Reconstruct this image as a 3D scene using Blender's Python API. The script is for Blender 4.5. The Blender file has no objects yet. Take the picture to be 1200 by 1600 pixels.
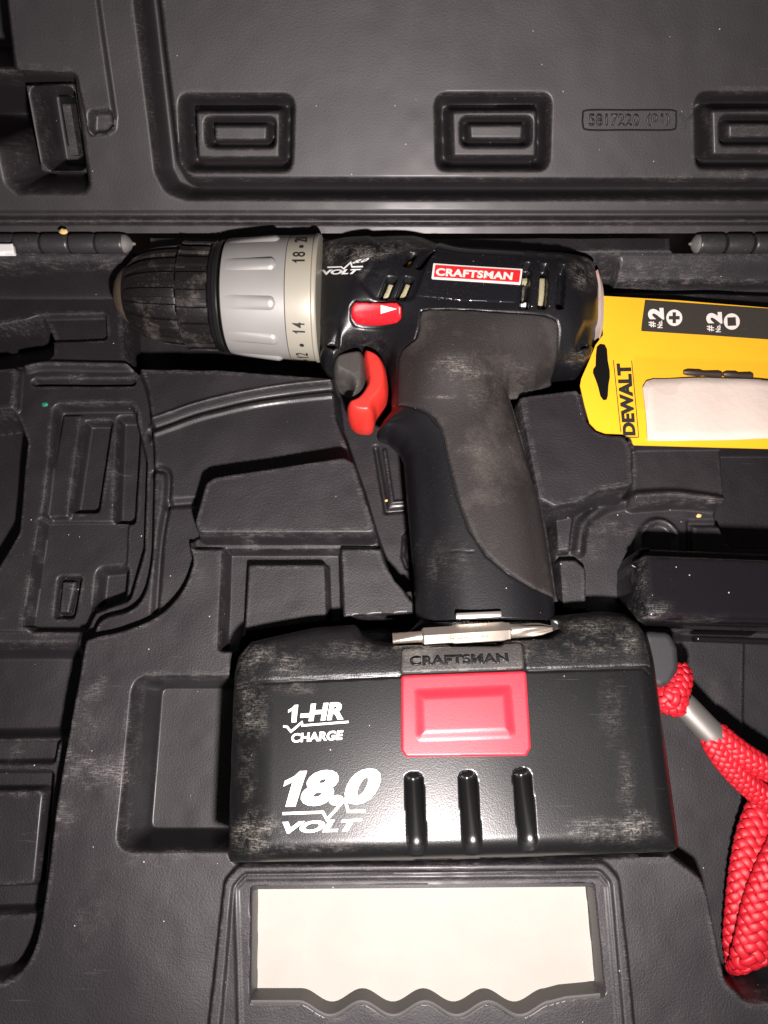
import bpy, bmesh, math, random
import numpy as np
from mathutils import Vector, Matrix

random.seed(4)
rng = np.random.default_rng(4)
scene = bpy.context.scene
COL = scene.collection

# ------------------------------------------------------------------ camera
TILT = math.radians(15.0)          # forward lean of the view from straight down
HC = 0.305                         # lens height above the tray plane (m)
FPX = 1155.0                       # focal length in photo pixels (1200 x 1600)
cam_d = bpy.data.cameras.new("camera")
cam = bpy.data.objects.new("camera", cam_d)
COL.objects.link(cam)
cam.location = (0, 0, HC)
cam.rotation_euler = (TILT, 0, 0)
cam_d.sensor_fit = 'VERTICAL'
cam_d.sensor_height = 36.0
cam_d.lens = 36.0 * FPX / 1600.0
cam_d.clip_start = 0.01
cam_d.clip_end = 20.0
scene.camera = cam

# ------------------------------------------------------------------ light
world = bpy.data.worlds.new("World")
scene.world = world
world.use_nodes = True
bg = world.node_tree.nodes["Background"]
bg.inputs[0].default_value = (1.0, 0.87, 0.88, 1)
bg.inputs[1].default_value = 0.048
LIGHT_POS = (0.026, -0.075, 0.262)
ld = bpy.data.lights.new("flash_lamp", 'AREA')
ld.shape = 'DISK'
ld.size = 0.015
ld.energy = 3.4
ld.color = (1.0, 0.915, 0.89)
lamp = bpy.data.objects.new("flash_lamp", ld)
COL.objects.link(lamp)
lamp.location = LIGHT_POS
lamp.rotation_euler = (Vector((-0.02, 0.13, 0.0)) - Vector(LIGHT_POS)).to_track_quat('-Z', 'Y').to_euler()

scene.view_settings.view_transform = 'Standard'
scene.view_settings.look = 'None'
scene.view_settings.exposure = 0.0
scene.view_settings.gamma = 1.0
scene.view_settings.use_curve_mapping = False
scene.cycles.use_denoising = True

# ------------------------------------------------------------------ photo geometry
SN, CS = math.sin(TILT), math.cos(TILT)

def ray(px, py):
    a = (px - 600.0) / FPX
    b = (800.0 - py) / FPX
    return np.array([a, SN + b * CS, -CS + b * SN])

def P(px, py, z=0.0):
    d = ray(px, py)
    t = (z - HC) / d[2]
    return (d[0] * t, d[1] * t)

def PP(pts, z=0.0):
    return [P(x, y, z) for x, y in pts]

# ------------------------------------------------------------------ 2D helpers
def fillet(pts, r, n=5):
    """round the corners of a closed polygon"""
    out = []
    m = len(pts)
    for i in range(m):
        a = np.array(pts[i - 1]); b = np.array(pts[i]); c = np.array(pts[(i + 1) % m])
        u = a - b; v = c - b
        lu = np.hypot(*u); lv = np.hypot(*v)
        if lu < 1e-9 or lv < 1e-9:
            continue
        u = u / lu; v = v / lv
        ang = math.acos(max(-1, min(1, float(u @ v))))
        if ang > 2.95 or r <= 0:
            out.append(tuple(b)); continue
        t = min(r / math.tan(ang / 2), lu * 0.48, lv * 0.48)
        p0 = b + u * t; p1 = b + v * t
        for k in range(n + 1):
            s = k / n
            q = (1 - s) ** 2 * p0 + 2 * s * (1 - s) * b + s * s * p1
            out.append(tuple(q))
    return out

def smooth_open(pts, n=8):
    """Catmull-Rom through an open polyline (any dimension)"""
    p = [np.array(q, float) for q in pts]
    p = [2 * p[0] - p[1]] + p + [2 * p[-1] - p[-2]]
    out = []
    for i in range(1, len(p) - 2):
        for k in range(n):
            t = k / n
            out.append(0.5 * ((2 * p[i]) + (-p[i - 1] + p[i + 1]) * t +
                              (2 * p[i - 1] - 5 * p[i] + 4 * p[i + 1] - p[i + 2]) * t * t +
                              (-p[i - 1] + 3 * p[i] - 3 * p[i + 1] + p[i + 2]) * t ** 3))
    out.append(p[-2])
    return out

def smooth_closed(pts, n=4):
    p = [np.array(q, float) for q in pts]
    m = len(p); out = []
    for i in range(m):
        a, b, c, d = p[i - 1], p[i], p[(i + 1) % m], p[(i + 2) % m]
        for k in range(n):
            t = k / n
            q = 0.5 * ((2 * b) + (-a + c) * t + (2 * a - 5 * b + 4 * c - d) * t * t + (-a + 3 * b - 3 * c + d) * t ** 3)
            out.append(tuple(q))
    return out

def sdf_poly(X, Y, pts):
    """signed distance, negative inside"""
    pts = np.asarray(pts, float)
    d2 = np.full(X.shape, 1e9)
    ins = np.zeros(X.shape, bool)
    m = len(pts)
    for i in range(m):
        ax, ay = pts[i - 1]; bx, by = pts[i]
        ex, ey = bx - ax, by - ay
        L = ex * ex + ey * ey
        if L < 1e-16:
            continue
        wx = X - ax; wy = Y - ay
        t = np.clip((wx * ex + wy * ey) / L, 0, 1)
        dx = wx - ex * t; dy = wy - ey * t
        np.minimum(d2, dx * dx + dy * dy, out=d2)
        if by != ay:
            cond = ((ay > Y) != (by > Y)) & (X < ex * (Y - ay) / (by - ay) + ax)
            ins ^= cond
    d = np.sqrt(d2)
    return np.where(ins, -d, d)

def dist_line(X, Y, pts):
    pts = np.asarray(pts, float)
    d2 = np.full(X.shape, 1e9)
    for i in range(1, len(pts)):
        ax, ay = pts[i - 1]; bx, by = pts[i]
        ex, ey = bx - ax, by - ay
        L = ex * ex + ey * ey + 1e-18
        wx = X - ax; wy = Y - ay
        t = np.clip((wx * ex + wy * ey) / L, 0, 1)
        dx = wx - ex * t; dy = wy - ey * t
        np.minimum(d2, dx * dx + dy * dy, out=d2)
    return np.sqrt(d2)

def sstep(t):
    t = np.clip(t, 0, 1)
    return t * t * (3 - 2 * t)

def to_px(x, y, z):
    """photo position of points of the scene, used only to place scuffs where the tool has them"""
    f = y * SN - (z - HC) * CS
    u = y * CS + (z - HC) * SN
    return 600 + FPX * x / f, 800 - FPX * u / f

class Field:
    """a moulded surface: heights on a regular grid"""
    def __init__(self, x0, x1, y0, y1, h, z=0.0):
        self.h = h; self.x0 = x0; self.y0 = y0
        self.nx = int(round((x1 - x0) / h)) + 1
        self.ny = int(round((y1 - y0) / h)) + 1
        xs = x0 + np.arange(self.nx) * h
        ys = y0 + np.arange(self.ny) * h
        self.X, self.Y = np.meshgrid(xs, ys)
        self.Z = np.full(self.X.shape, float(z))

    def crop(self, pts, m):
        pts = np.asarray(pts)
        i0 = max(0, int((pts[:, 0].min() - m - self.x0) / self.h)); i1 = min(self.nx, int((pts[:, 0].max() + m - self.x0) / self.h) + 2)
        j0 = max(0, int((pts[:, 1].min() - m - self.y0) / self.h)); j1 = min(self.ny, int((pts[:, 1].max() + m - self.y0) / self.h) + 2)
        return slice(j0, max(j1, j0)), slice(i0, max(i1, i0))

    def level(self, pts, z, w=0.003, r=0.003, add=False, bias=0.5):
        """set (or add) a height inside a rounded polygon, with a rounded wall of width w"""
        pts = fillet(pts, r) if r else pts
        s = self.crop(pts, w)
        X, Y = self.X[s], self.Y[s]
        if X.size == 0:
            return
        d = sdf_poly(X, Y, pts)
        t = sstep((w * bias - d) / w)
        if add:
            self.Z[s] += z * t
        else:
            self.Z[s] = self.Z[s] * (1 - t) + z * t

    def sink(self, pts, z, w=0.003, r=0.003, bias=0.5):
        pts = fillet(pts, r) if r else pts
        s = self.crop(pts, w)
        X, Y = self.X[s], self.Y[s]
        if X.size == 0:
            return
        d = sdf_poly(X, Y, pts)
        t = sstep((w * bias - d) / w)
        self.Z[s] = np.minimum(self.Z[s], self.Z[s] * (1 - t) + z * t)

    def bead(self, pts, w, z):
        s = self.crop(pts, w)
        X, Y = self.X[s], self.Y[s]
        if X.size == 0:
            return
        d = dist_line(X, Y, pts)
        self.Z[s] += z * (0.5 + 0.5 * np.cos(np.pi * np.clip(d / (w * 0.5), 0, 1)))

    def sample(self, x, y):
        x = np.asarray(x, float); y = np.asarray(y, float)
        fx = np.clip((x - self.x0) / self.h, 0, self.nx - 1.001)
        fy = np.clip((y - self.y0) / self.h, 0, self.ny - 1.001)
        i = fx.astype(int); j = fy.astype(int)
        u = fx - i; v = fy - j
        Z = self.Z
        return (Z[j, i] * (1 - u) * (1 - v) + Z[j, i + 1] * u * (1 - v) + Z[j + 1, i] * (1 - u) * v + Z[j + 1, i + 1] * u * v)

    def at(self, px, py, off=0.0):
        """where the sight line through a photo pixel meets this surface"""
        z = 0.0
        for _ in range(6):
            x, y = P(px, py, z)
            z = float(self.sample(x, y)) + off
        return (x, y, z)

# ------------------------------------------------------------------ mesh helpers
def np_mesh(name, verts, quads, tris=None, smooth=True, sharp=None):
    me = bpy.data.meshes.new(name)
    verts = np.ascontiguousarray(verts, dtype=np.float32)
    quads = np.asarray(quads, dtype=np.int32).reshape(-1, 4)
    nt = 0 if tris is None else len(tris)
    nq = len(quads)
    me.vertices.add(len(verts))
    me.vertices.foreach_set("co", verts.ravel())
    loops = quads.ravel()
    starts = np.arange(nq, dtype=np.int32) * 4
    if nt:
        tr = np.asarray(tris, dtype=np.int32).reshape(-1, 3)
        starts = np.concatenate([starts, nq * 4 + np.arange(nt, dtype=np.int32) * 3])
        loops = np.concatenate([loops, tr.ravel()])
    me.loops.add(len(loops))
    me.loops.foreach_set("vertex_index", loops.astype(np.int32))
    me.polygons.add(nq + nt)
    me.polygons.foreach_set("loop_start", starts.astype(np.int32))
    me.update(calc_edges=True)
    me.validate()
    if smooth:
        me.polygons.foreach_set("use_smooth", np.ones(len(me.polygons), bool))
    if sharp:
        me.set_sharp_from_angle(angle=math.radians(sharp))
    return me

def obj(name, me, m, parent=None):
    o = bpy.data.objects.new(name, me)
    COL.objects.link(o)
    if m is not None and len(me.materials) == 0:
        me.materials.append(m)
    if parent is not None:
        o.parent = parent
        if parent.type == 'EMPTY':
            o.matrix_parent_inverse = Matrix.Translation(-parent.location)
    return o

def tag(o, label, cat, group=None):
    o["label"] = label; o["category"] = cat
    if group:
        o["group"] = group
    return o

def empty(name, loc, label, cat, group=None):
    o = bpy.data.objects.new(name, None)
    o.empty_display_size = 0.01
    COL.objects.link(o)
    o.location = loc
    return tag(o, label, cat, group)

def bm_mesh(bm, name, smooth=True, sharp=40):
    me = bpy.data.meshes.new(name)
    bm.to_mesh(me); bm.free()
    if smooth:
        me.polygons.foreach_set("use_smooth", np.ones(len(me.polygons), bool))
        if sharp:
            me.set_sharp_from_angle(angle=math.radians(sharp))
    return me

def sheet(name, F, bottom, attr=None):
    """closed solid below a height field"""
    ny, nx = F.Z.shape
    V = np.stack([F.X.ravel(), F.Y.ravel(), F.Z.ravel()], 1)
    idx = np.arange(nx * ny).reshape(ny, nx)
    Q = np.stack([idx[:-1, :-1].ravel(), idx[:-1, 1:].ravel(), idx[1:, 1:].ravel(), idx[1:, :-1].ravel()], 1)
    ring = np.concatenate([idx[0, :], idx[1:, -1], idx[-1, -2::-1], idx[-2:0:-1, 0]])
    W = V[ring].copy(); W[:, 2] = bottom
    n = len(V); k = len(ring)
    a = np.arange(k); b = (a + 1) % k
    S = np.stack([ring[b], ring[a], n + a, n + b], 1)
    cen = np.array([[V[:, 0].mean(), V[:, 1].mean(), bottom]])
    T = np.stack([np.full(k, n + k), n + b, n + a], 1)
    me = np_mesh(name, np.concatenate([V, W, cen]), np.concatenate([Q, S]), T, sharp=75)
    if attr is not None and len(me.vertices) == n + k + 1:
        at_ = me.attributes.new("wear", 'FLOAT', 'POINT')
        at_.data.foreach_set("value", np.concatenate([attr.ravel(), np.zeros(k + 1)]).astype(np.float32))
    return me

def patch(name, poly, zf, h, bottom=None, mirror=None, roll=0.0, depth=0.001, sharp=60, wear=None):
    """solid with a traced outline whose upper side follows zf(x, y, inner distance)"""
    pa = np.asarray(poly)
    m = h * 2
    xs = np.arange(pa[:, 0].min() - m, pa[:, 0].max() + m + h, h)
    ys = np.arange(pa[:, 1].min() - m, pa[:, 1].max() + m + h, h)
    X, Y = np.meshgrid(xs, ys)
    S = sdf_poly(X, Y, poly)
    gy, gx = np.gradient(S, h)
    gl = np.sqrt(gx * gx + gy * gy) + 1e-9
    keep = S < 0.45 * h
    ny, nx = X.shape
    idx = np.arange(nx * ny).reshape(ny, nx)
    fq = keep[:-1, :-1] & keep[:-1, 1:] & keep[1:, 1:] & keep[1:, :-1]
    Q = np.stack([idx[:-1, :-1][fq], idx[:-1, 1:][fq], idx[1:, 1:][fq], idx[1:, :-1][fq]], 1)
    used = np.unique(Q)
    remap = np.full(nx * ny, -1); remap[used] = np.arange(len(used))
    Q = remap[Q]
    x = X.ravel()[used]; y = Y.ravel()[used]; s = S.ravel()[used]
    gx = (gx / gl).ravel()[used]; gy = (gy / gl).ravel()[used]
    E = np.concatenate([Q[:, [0, 1]], Q[:, [1, 2]], Q[:, [2, 3]], Q[:, [3, 0]]])
    Es = np.sort(E, 1)
    key = Es[:, 0].astype(np.int64) * (len(used) + 1) + Es[:, 1]
    u, inv, cnt = np.unique(key, return_inverse=True, return_counts=True)
    be = E[cnt[inv] == 1]
    bv = np.unique(be)
    onb = np.zeros(len(used), bool); onb[bv] = True
    x = np.where(onb, x - s * gx, x); y = np.where(onb, y - s * gy, y)
    s = np.where(onb, 0.0, np.minimum(s, -0.15 * h))
    d = -s
    z = zf(x, y, d)
    if roll:
        t = np.clip(1 - d / roll, 0, 1)
        z = z - roll * (1 - np.sqrt(np.clip(1 - t * t, 0, 1))) * 0.8
    n = len(x)
    V = np.stack([x, y, z], 1)
    if mirror is not None:
        V[bv, 2] = mirror
        W = V.copy(); W[:, 2] = 2 * mirror - W[:, 2]
        map2 = np.arange(n) + n; map2[bv] = bv
        Q2 = map2[Q][:, ::-1]
        me = np_mesh(name, np.concatenate([V, W]), np.concatenate([Q, Q2]), sharp=sharp)
        nn = 2 * n
    else:
        zb = z[bv] - depth if bottom is None else np.full(len(bv), bottom)
        loc = np.full(n, -1); loc[bv] = np.arange(len(bv)) + n
        W = V[bv].copy(); W[:, 2] = zb
        S2 = np.stack([be[:, 1], be[:, 0], loc[be[:, 0]], loc[be[:, 1]]], 1)
        me = np_mesh(name, np.concatenate([V, W]), np.concatenate([Q, S2]), sharp=sharp)
        nn = n + len(bv)
    if wear is not None and len(me.vertices) == nn:
        a = me.attributes.new("wear", 'FLOAT', 'POINT')
        w = np.zeros(nn, np.float32)
        w[:n] = wear(x, y, d)
        if mirror is not None:
            w[n:] = w[:n]
        a.data.foreach_set("value", w)
    return me

def box_bm(bm, c, s, rot=None):
    r = bmesh.ops.create_cube(bm, size=1.0)
    M = Matrix.Translation(c) @ (rot if rot is not None else Matrix.Identity(4)) @ Matrix.Diagonal((*s, 1))
    bmesh.ops.transform(bm, matrix=M, verts=r["verts"])
    return r["verts"]

def bevel_all(bm, off, seg=2):
    bmesh.ops.bevel(bm, geom=list(bm.edges), offset=off, segments=seg, affect='EDGES', profile=0.6)

def lathe(name, A, B, prof, nseg=96, mod=None, cap=True, sharp=35):
    """surface of revolution about the line A-B; prof = [(distance along, radius)]; mod(t, angle) scales radius"""
    A = np.array(A, float); B = np.array(B, float)
    e1 = (B - A) / np.linalg.norm(B - A)
    e3 = np.array([0, 0, 1.0]); e3 = e3 - e1 * (e3 @ e1); e3 /= np.linalg.norm(e3)
    e2 = np.cross(e3, e1)
    th = np.arange(nseg) * 2 * np.pi / nseg
    V = []
    for t, r in prof:
        rr = r * np.ones(nseg) if mod is None else np.array([r + mod(t, a) for a in th])
        V.append(A + e1 * t + np.outer(rr * np.cos(th), e3) + np.outer(rr * np.sin(th), e2))
    V = np.concatenate(V)
    Q = []
    m = len(prof)
    a = np.arange(nseg); b = (a + 1) % nseg
    for i in range(m - 1):
        Q.append(np.stack([i * nseg + a, i * nseg + b, (i + 1) * nseg + b, (i + 1) * nseg + a], 1))
    Q = np.concatenate(Q)
    T = None
    if cap:
        n = len(V)
        V = np.concatenate([V, [A + e1 * prof[0][0]], [A + e1 * prof[-1][0]]])
        T = np.concatenate([np.stack([b, a, np.full(nseg, n)], 1),
                            np.stack([(m - 1) * nseg + a, (m - 1) * nseg + b, np.full(nseg, n + 1)], 1)])
    return np_mesh(name, V, Q, T, sharp=sharp)

def tube(pts, rad, n=10, flat=1.0, cap=True, name="tube", sharp=None):
    """sweep an ellipse along a 3D path"""
    p = np.array(pts, float)
    t = np.gradient(p, axis=0); t /= np.linalg.norm(t, axis=1)[:, None]
    up = np.array([0, 0, 1.0])
    V = []
    r = np.broadcast_to(np.asarray(rad, float), (len(p),))
    for i in range(len(p)):
        s = np.cross(t[i], up); s /= (np.linalg.norm(s) + 1e-9)
        u = np.cross(s, t[i])
        a = np.arange(n) * 2 * np.pi / n
        V.append(p[i] + r[i] * (np.outer(np.cos(a), s) + flat * np.outer(np.sin(a), u)))
    V = np.concatenate(V)
    a = np.arange(n); b = (a + 1) % n
    Q = np.concatenate([np.stack([i * n + a, i * n + b, (i + 1) * n + b, (i + 1) * n + a], 1) for i in range(len(p) - 1)])
    T = None
    if cap:
        k = len(V)
        V = np.concatenate([V, [p[0]], [p[-1]]])
        T = np.concatenate([np.stack([b, a, np.full(n, k)], 1), np.stack([(len(p) - 1) * n + a, (len(p) - 1) * n + b, np.full(n, k + 1)], 1)])
    return np_mesh(name, V, Q, T, sharp=sharp)

def text_flat(body, bold=0.0, shear=0.0, cuts=6, spacing=1.0):
    """print as a flat mesh normalised to the unit square"""
    cu = bpy.data.curves.new("print", 'FONT')
    cu.body = body; cu.size = 1.0; cu.offset = bold; cu.shear = shear; cu.space_character = spacing
    cu.resolution_u = 4
    o = bpy.data.objects.new("print", cu); COL.objects.link(o)
    dg = bpy.context.evaluated_depsgraph_get()
    me = bpy.data.meshes.new_from_object(o.evaluated_get(dg))
    bpy.data.objects.remove(o); bpy.data.curves.remove(cu)
    bm = bmesh.new(); bm.from_mesh(me); bpy.data.meshes.remove(me)
    xs = [v.co.x for v in bm.verts]; ys = [v.co.y for v in bm.verts]
    x0, x1, y0, y1 = min(xs), max(xs), min(ys), max(ys)
    for v in bm.verts:
        v.co.x = (v.co.x - x0) / (x1 - x0); v.co.y = (v.co.y - y0) / (y1 - y0); v.co.z = 0
    for k in range(1, cuts):
        for ax in (0, 1):
            co = [0, 0, 0]; no = [0, 0, 0]
            co[ax] = k / cuts; no[ax] = 1
            bmesh.ops.bisect_plane(bm, geom=list(bm.verts) + list(bm.edges) + list(bm.faces), plane_co=co, plane_no=no)
    return bm

def one_flat(shear=0.0):
    bm = bmesh.new()
    A = [(0.36, 0), (0.80, 0), (0.80, 0.62), (0.80, 1), (0.52, 1), (0.36, 0.86), (0.36, 0.70)]
    Bp = [(0.36, 0.86), (0.04, 0.74), (0.04, 0.58), (0.36, 0.70)]
    va = [bm.verts.new((x + shear * y, y, 0)) for x, y in A]
    bm.faces.new(va)
    bm.faces.new([va[5], bm.verts.new((Bp[1][0] + shear * Bp[1][1], Bp[1][1], 0)), bm.verts.new((Bp[2][0] + shear * Bp[2][1], Bp[2][1], 0)), va[6]])
    x0 = min(v.co.x for v in bm.verts); x1 = max(v.co.x for v in bm.verts)
    for v in bm.verts: v.co.x = (v.co.x - x0) / (x1 - x0)
    for k in range(1, 6):
        bmesh.ops.bisect_plane(bm, geom=list(bm.verts) + list(bm.edges) + list(bm.faces), plane_co=(0, k / 6, 0), plane_no=(0, 1, 0))
    return bm

def quad_map(q, u, v):
    """q = bottom-left, bottom-right, top-right, top-left in photo pixels"""
    a = (1 - u) * (1 - v); b = u * (1 - v); c = u * v; d = (1 - u) * v
    return (a * q[0][0] + b * q[1][0] + c * q[2][0] + d * q[3][0],
            a * q[0][1] + b * q[1][1] + c * q[2][1] + d * q[3][1])

def place_text(name, body, q, surf, m, parent, bold=0.0, shear=0.0, cuts=6, thick=0.0, spacing=1.0):
    """surf(px, py) gives the point on the carrying surface"""
    bm = one_flat(shear) if body == '1' else text_flat(body, bold, shear, cuts, spacing)
    for v in bm.verts:
        px, py = quad_map(q, v.co.x, v.co.y)
        v.co = surf(px, py)
    if thick:
        r = bmesh.ops.extrude_face_region(bm, geom=list(bm.faces))
        for e in r["geom"]:
            if isinstance(e, bmesh.types.BMVert):
                e.co.z += thick
    bmesh.ops.recalc_face_normals(bm, faces=list(bm.faces))
    return obj(name, bm_mesh(bm, name, smooth=False), m, parent)

def strip(name, pts, w, surf, m, parent, n=3):
    """a printed line of width w (photo px) along a polyline, mitred"""
    P2 = [np.array(p, float) for p in pts]
    d = []
    for i in range(1, len(P2)):
        k = max(1, int(np.hypot(*(P2[i] - P2[i - 1])) / 8))
        for j in range(k):
            d.append((P2[i - 1] + (P2[i] - P2[i - 1]) * j / k))
    d.append(P2[-1])
    bm = bmesh.new(); prev = None
    for i, p in enumerate(d):
        t0 = d[i] - d[i - 1] if i > 0 else d[1] - d[0]
        t1 = d[i + 1] - d[i] if i < len(d) - 1 else t0
        t0 = t0 / np.hypot(*t0); t1 = t1 / np.hypot(*t1)
        n0 = np.array([-t0[1], t0[0]]); n1 = np.array([-t1[1], t1[0]])
        nn = n0 + n1; nn = nn / (np.hypot(*nn) + 1e-9)
        k = min(2.2, 1 / max(0.3, float(nn @ n1)))
        a = bm.verts.new(surf(*(p + nn * w / 2 * k))); b = bm.verts.new(surf(*(p - nn * w / 2 * k)))
        if prev:
            bm.faces.new((prev[0], prev[1], b, a))
        prev = (a, b)
    bmesh.ops.recalc_face_normals(bm, faces=list(bm.faces))
    me = bm_mesh(bm, name, smooth=False)
    o = obj(name, me, m, parent)
    return o

# ------------------------------------------------------------------ materials
def mat(name, base, rough=0.45, metal=0.0, grain=0.0, grain_scale=2500.0, dust=0.0, dust_col=(0.30, 0.27, 0.24),
        smudge=0.0, smudge_scale=18.0, speck=0.0, spec=0.5, wear=False, coat=0.0, coat_rough=0.15, var=0.0, scratch=0.0):
    m = bpy.data.materials.new(name)
    m.use_nodes = True
    nt = m.node_tree; N = nt.nodes; L = nt.links
    b = N["Principled BSDF"]
    b.inputs["Roughness"].default_value = rough
    b.inputs["Metallic"].default_value = metal
    b.inputs["Specular IOR Level"].default_value = spec
    b.inputs["Coat Weight"].default_value = coat
    b.inputs["Coat Roughness"].default_value = coat_rough
    tc = N.new("ShaderNodeTexCoord")
    def noise(scale, detail=3.0, rough_=0.55):
        n = N.new("ShaderNodeTexNoise"); n.inputs["Scale"].default_value = scale
        n.inputs["Detail"].default_value = detail; n.inputs["Roughness"].default_value = rough_
        L.new(tc.outputs["Object"], n.inputs["Vector"]); return n.outputs["Fac"]
    def rampf(src, a, c, lo=0.0, hi=1.0):
        r = N.new("ShaderNodeMapRange"); r.inputs[1].default_value = a; r.inputs[2].default_value = c
        r.inputs[3].default_value = lo; r.inputs[4].default_value = hi; r.clamp = True
        L.new(src, r.inputs[0]); return r.outputs[0]
    def mth(op, a, c):
        n = N.new("ShaderNodeMath"); n.operation = op
        for i, v in enumerate((a, c)):
            if isinstance(v, (int, float)): n.inputs[i].default_value = v
            else: L.new(v, n.inputs[i])
        return n.outputs[0]
    col = N.new("ShaderNodeRGB"); col.outputs[0].default_value = (*base, 1); cur = col.outputs[0]
    def mix(cur, c2, fac):
        n = N.new("ShaderNodeMix"); n.data_type = 'RGBA'
        L.new(fac, n.inputs[0]); L.new(cur, n.inputs[6]); n.inputs[7].default_value = (*c2, 1)
        return n.outputs[2]
    masks = []
    if var:
        f = rampf(noise(60, 4), 0.3, 0.7, 0, var)
        cur = mix(cur, tuple(min(1, c * 1.8 + 0.005) for c in base), f)
    if smudge:
        f = mth('MULTIPLY', rampf(noise(smudge_scale, 5, 0.65), 0.52, 0.75, 0, smudge), rampf(noise(900, 3), 0.25, 0.7, 0.35, 1.0))
        cur = mix(cur, dust_col, f); masks.append(f)
    if wear:
        at = N.new("ShaderNodeAttribute"); at.attribute_name = "wear"
        fine = rampf(noise(1300, 5, 0.75), 0.44, 0.70, 0, 1)
        mid = rampf(noise(110, 6, 0.75), 0.42, 0.66, 0, 1)
        mp2 = N.new("ShaderNodeMapping"); mp2.inputs["Rotation"].default_value = (0, 0, 0.9); mp2.inputs["Scale"].default_value = (260, 2400, 260)
        L.new(tc.outputs["Object"], mp2.inputs[0])
        n2 = N.new("ShaderNodeTexNoise"); n2.inputs["Scale"].default_value = 1.0; n2.inputs["Detail"].default_value = 4.0
        L.new(mp2.outputs[0], n2.inputs["Vector"])
        fine = mth('MULTIPLY', mth('ADD', fine, rampf(n2.outputs["Fac"], 0.50, 0.68, 0, 1)), 0.62)
        f = mth('MULTIPLY', mth('MULTIPLY', at.outputs["Fac"], fine), mid)
        cur = mix(cur, dust_col, f); masks.append(f)
    if dust:
        f = rampf(noise(1600, 2, 0.6), 0.62, 0.74, 0, dust)
        f = mth('MULTIPLY', f, rampf(noise(35, 3), 0.35, 0.6, 0.1, 1.0))
        cur = mix(cur, dust_col, f); masks.append(f)
    if speck:
        v = N.new("ShaderNodeTexVoronoi"); v.inputs["Scale"].default_value = 210.0
        L.new(tc.outputs["Object"], v.inputs["Vector"])
        sz = N.new("ShaderNodeSeparateColor"); L.new(v.outputs["Color"], sz.inputs[0])
        thr = rampf(sz.outputs[0], 0.55, 1.0, 0.0, 0.062)
        f = mth('MULTIPLY', mth('LESS_THAN', v.outputs["Distance"], thr), speck)
        cur = mix(cur, (0.55, 0.52, 0.47), f); masks.append(f)
    if scratch:
        mp = N.new("ShaderNodeMapping"); mp.inputs["Rotation"].default_value = (0, 0, 0.6); mp.inputs["Scale"].default_value = (40, 900, 40)
        L.new(tc.outputs["Object"], mp.inputs[0])
        ns = N.new("ShaderNodeTexNoise"); ns.inputs["Scale"].default_value = 1.0; ns.inputs["Detail"].default_value = 2.0
        L.new(mp.outputs[0], ns.inputs["Vector"])
        f = mth('MULTIPLY', rampf(ns.outputs["Fac"], 0.70, 0.76, 0, scratch), rampf(noise(25, 2), 0.5, 0.62, 0, 1))
        cur = mix(cur, dust_col, f); masks.append(f)
    L.new(cur, b.inputs["Base Color"])
    if masks:
        tot = masks[0]
        for k in masks[1:]:
            tot = mth('MAXIMUM', tot, k)
        L.new(rampf(tot, 0, 1, rough, min(1.0, rough + 0.4)), b.inputs["Roughness"])
    if grain:
        bp = N.new("ShaderNodeBump"); bp.inputs["Strength"].default_value = grain
        bp.inputs["Distance"].default_value = 0.0006
        L.new(noise(grain_scale, 3, 0.6), bp.inputs["Height"])
        L.new(bp.outputs[0], b.inputs["Normal"])
    return m

M = {}
M['case'] = mat("case_plastic", (0.0060, 0.0043, 0.0062), 0.58, grain=0.30, grain_scale=1400, dust=0.12, smudge=0.07, smudge_scale=16, speck=0.8, var=0.25, scratch=0.14, spec=0.48, coat=0.20, coat_rough=0.25, wear=True, dust_col=(0.15, 0.139, 0.135))
M['lid'] = mat("lid_plastic", (0.0085, 0.0060, 0.0078), 0.60, grain=0.16, grain_scale=1400, dust=0.10, smudge=0.07, smudge_scale=12, speck=0.5, var=0.25, scratch=0.14, spec=0.62, coat=0.14, coat_rough=0.27, wear=True, dust_col=(0.14, 0.128, 0.122))
M['knuckle'] = mat("hinge_plastic", (0.024, 0.022, 0.024), 0.38, grain=0.1, dust=0.3, speck=0.5)
M['body'] = mat("housing_plastic", (0.0055, 0.0055, 0.0068), 0.34, grain=0.14, grain_scale=1900, dust=0.10, speck=0.6, wear=True, smudge=0.02, dust_col=(0.22, 0.20, 0.18))
M['gloss'] = mat("gloss_panel_plastic", (0.008, 0.008, 0.010), 0.20, grain=0.02, dust=0.18, speck=0.5, scratch=0.2)
M['rubber'] = mat("grip_rubber", (0.0135, 0.0110, 0.0105), 0.72, grain=0.45, grain_scale=1500, dust=0.25, smudge=0.38, smudge_scale=30, wear=True, speck=0.3, spec=0.35, dust_col=(0.15, 0.135, 0.12))
M['chuck'] = mat("chuck_plastic", (0.0075, 0.0065, 0.0065), 0.33, grain=0.08, dust=0.30, smudge=0.42, smudge_scale=120, scratch=0.15, dust_col=(0.20, 0.17, 0.15))
M['nose'] = mat("worn_steel", (0.16, 0.12, 0.09), 0.5, metal=0.7, dust=0.4, smudge=0.5, smudge_scale=120)
M['ring_dark'] = mat("ring_dark", (0.01, 0.01, 0.01), 0.3)
M['silver'] = mat("collar_silver", (0.31, 0.305, 0.295), 0.40, metal=0.35, grain=0.08, grain_scale=3500, dust=0.25, dust_col=(0.26, 0.22, 0.15), var=0.1, scratch=0.3)
M['num_ring'] = mat("number_ring", (0.31, 0.295, 0.245), 0.40, metal=0.15, grain=0.05, smudge=0.8, smudge_scale=70, dust_col=(0.30, 0.25, 0.14), dust=0.2)
M['ink'] = mat("black_ink", (0.012, 0.012, 0.012), 0.6)
M['white_ink'] = mat("white_ink", (0.80, 0.79, 0.78), 0.5, dust=0.35, dust_col=(0.08, 0.08, 0.08))
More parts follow.
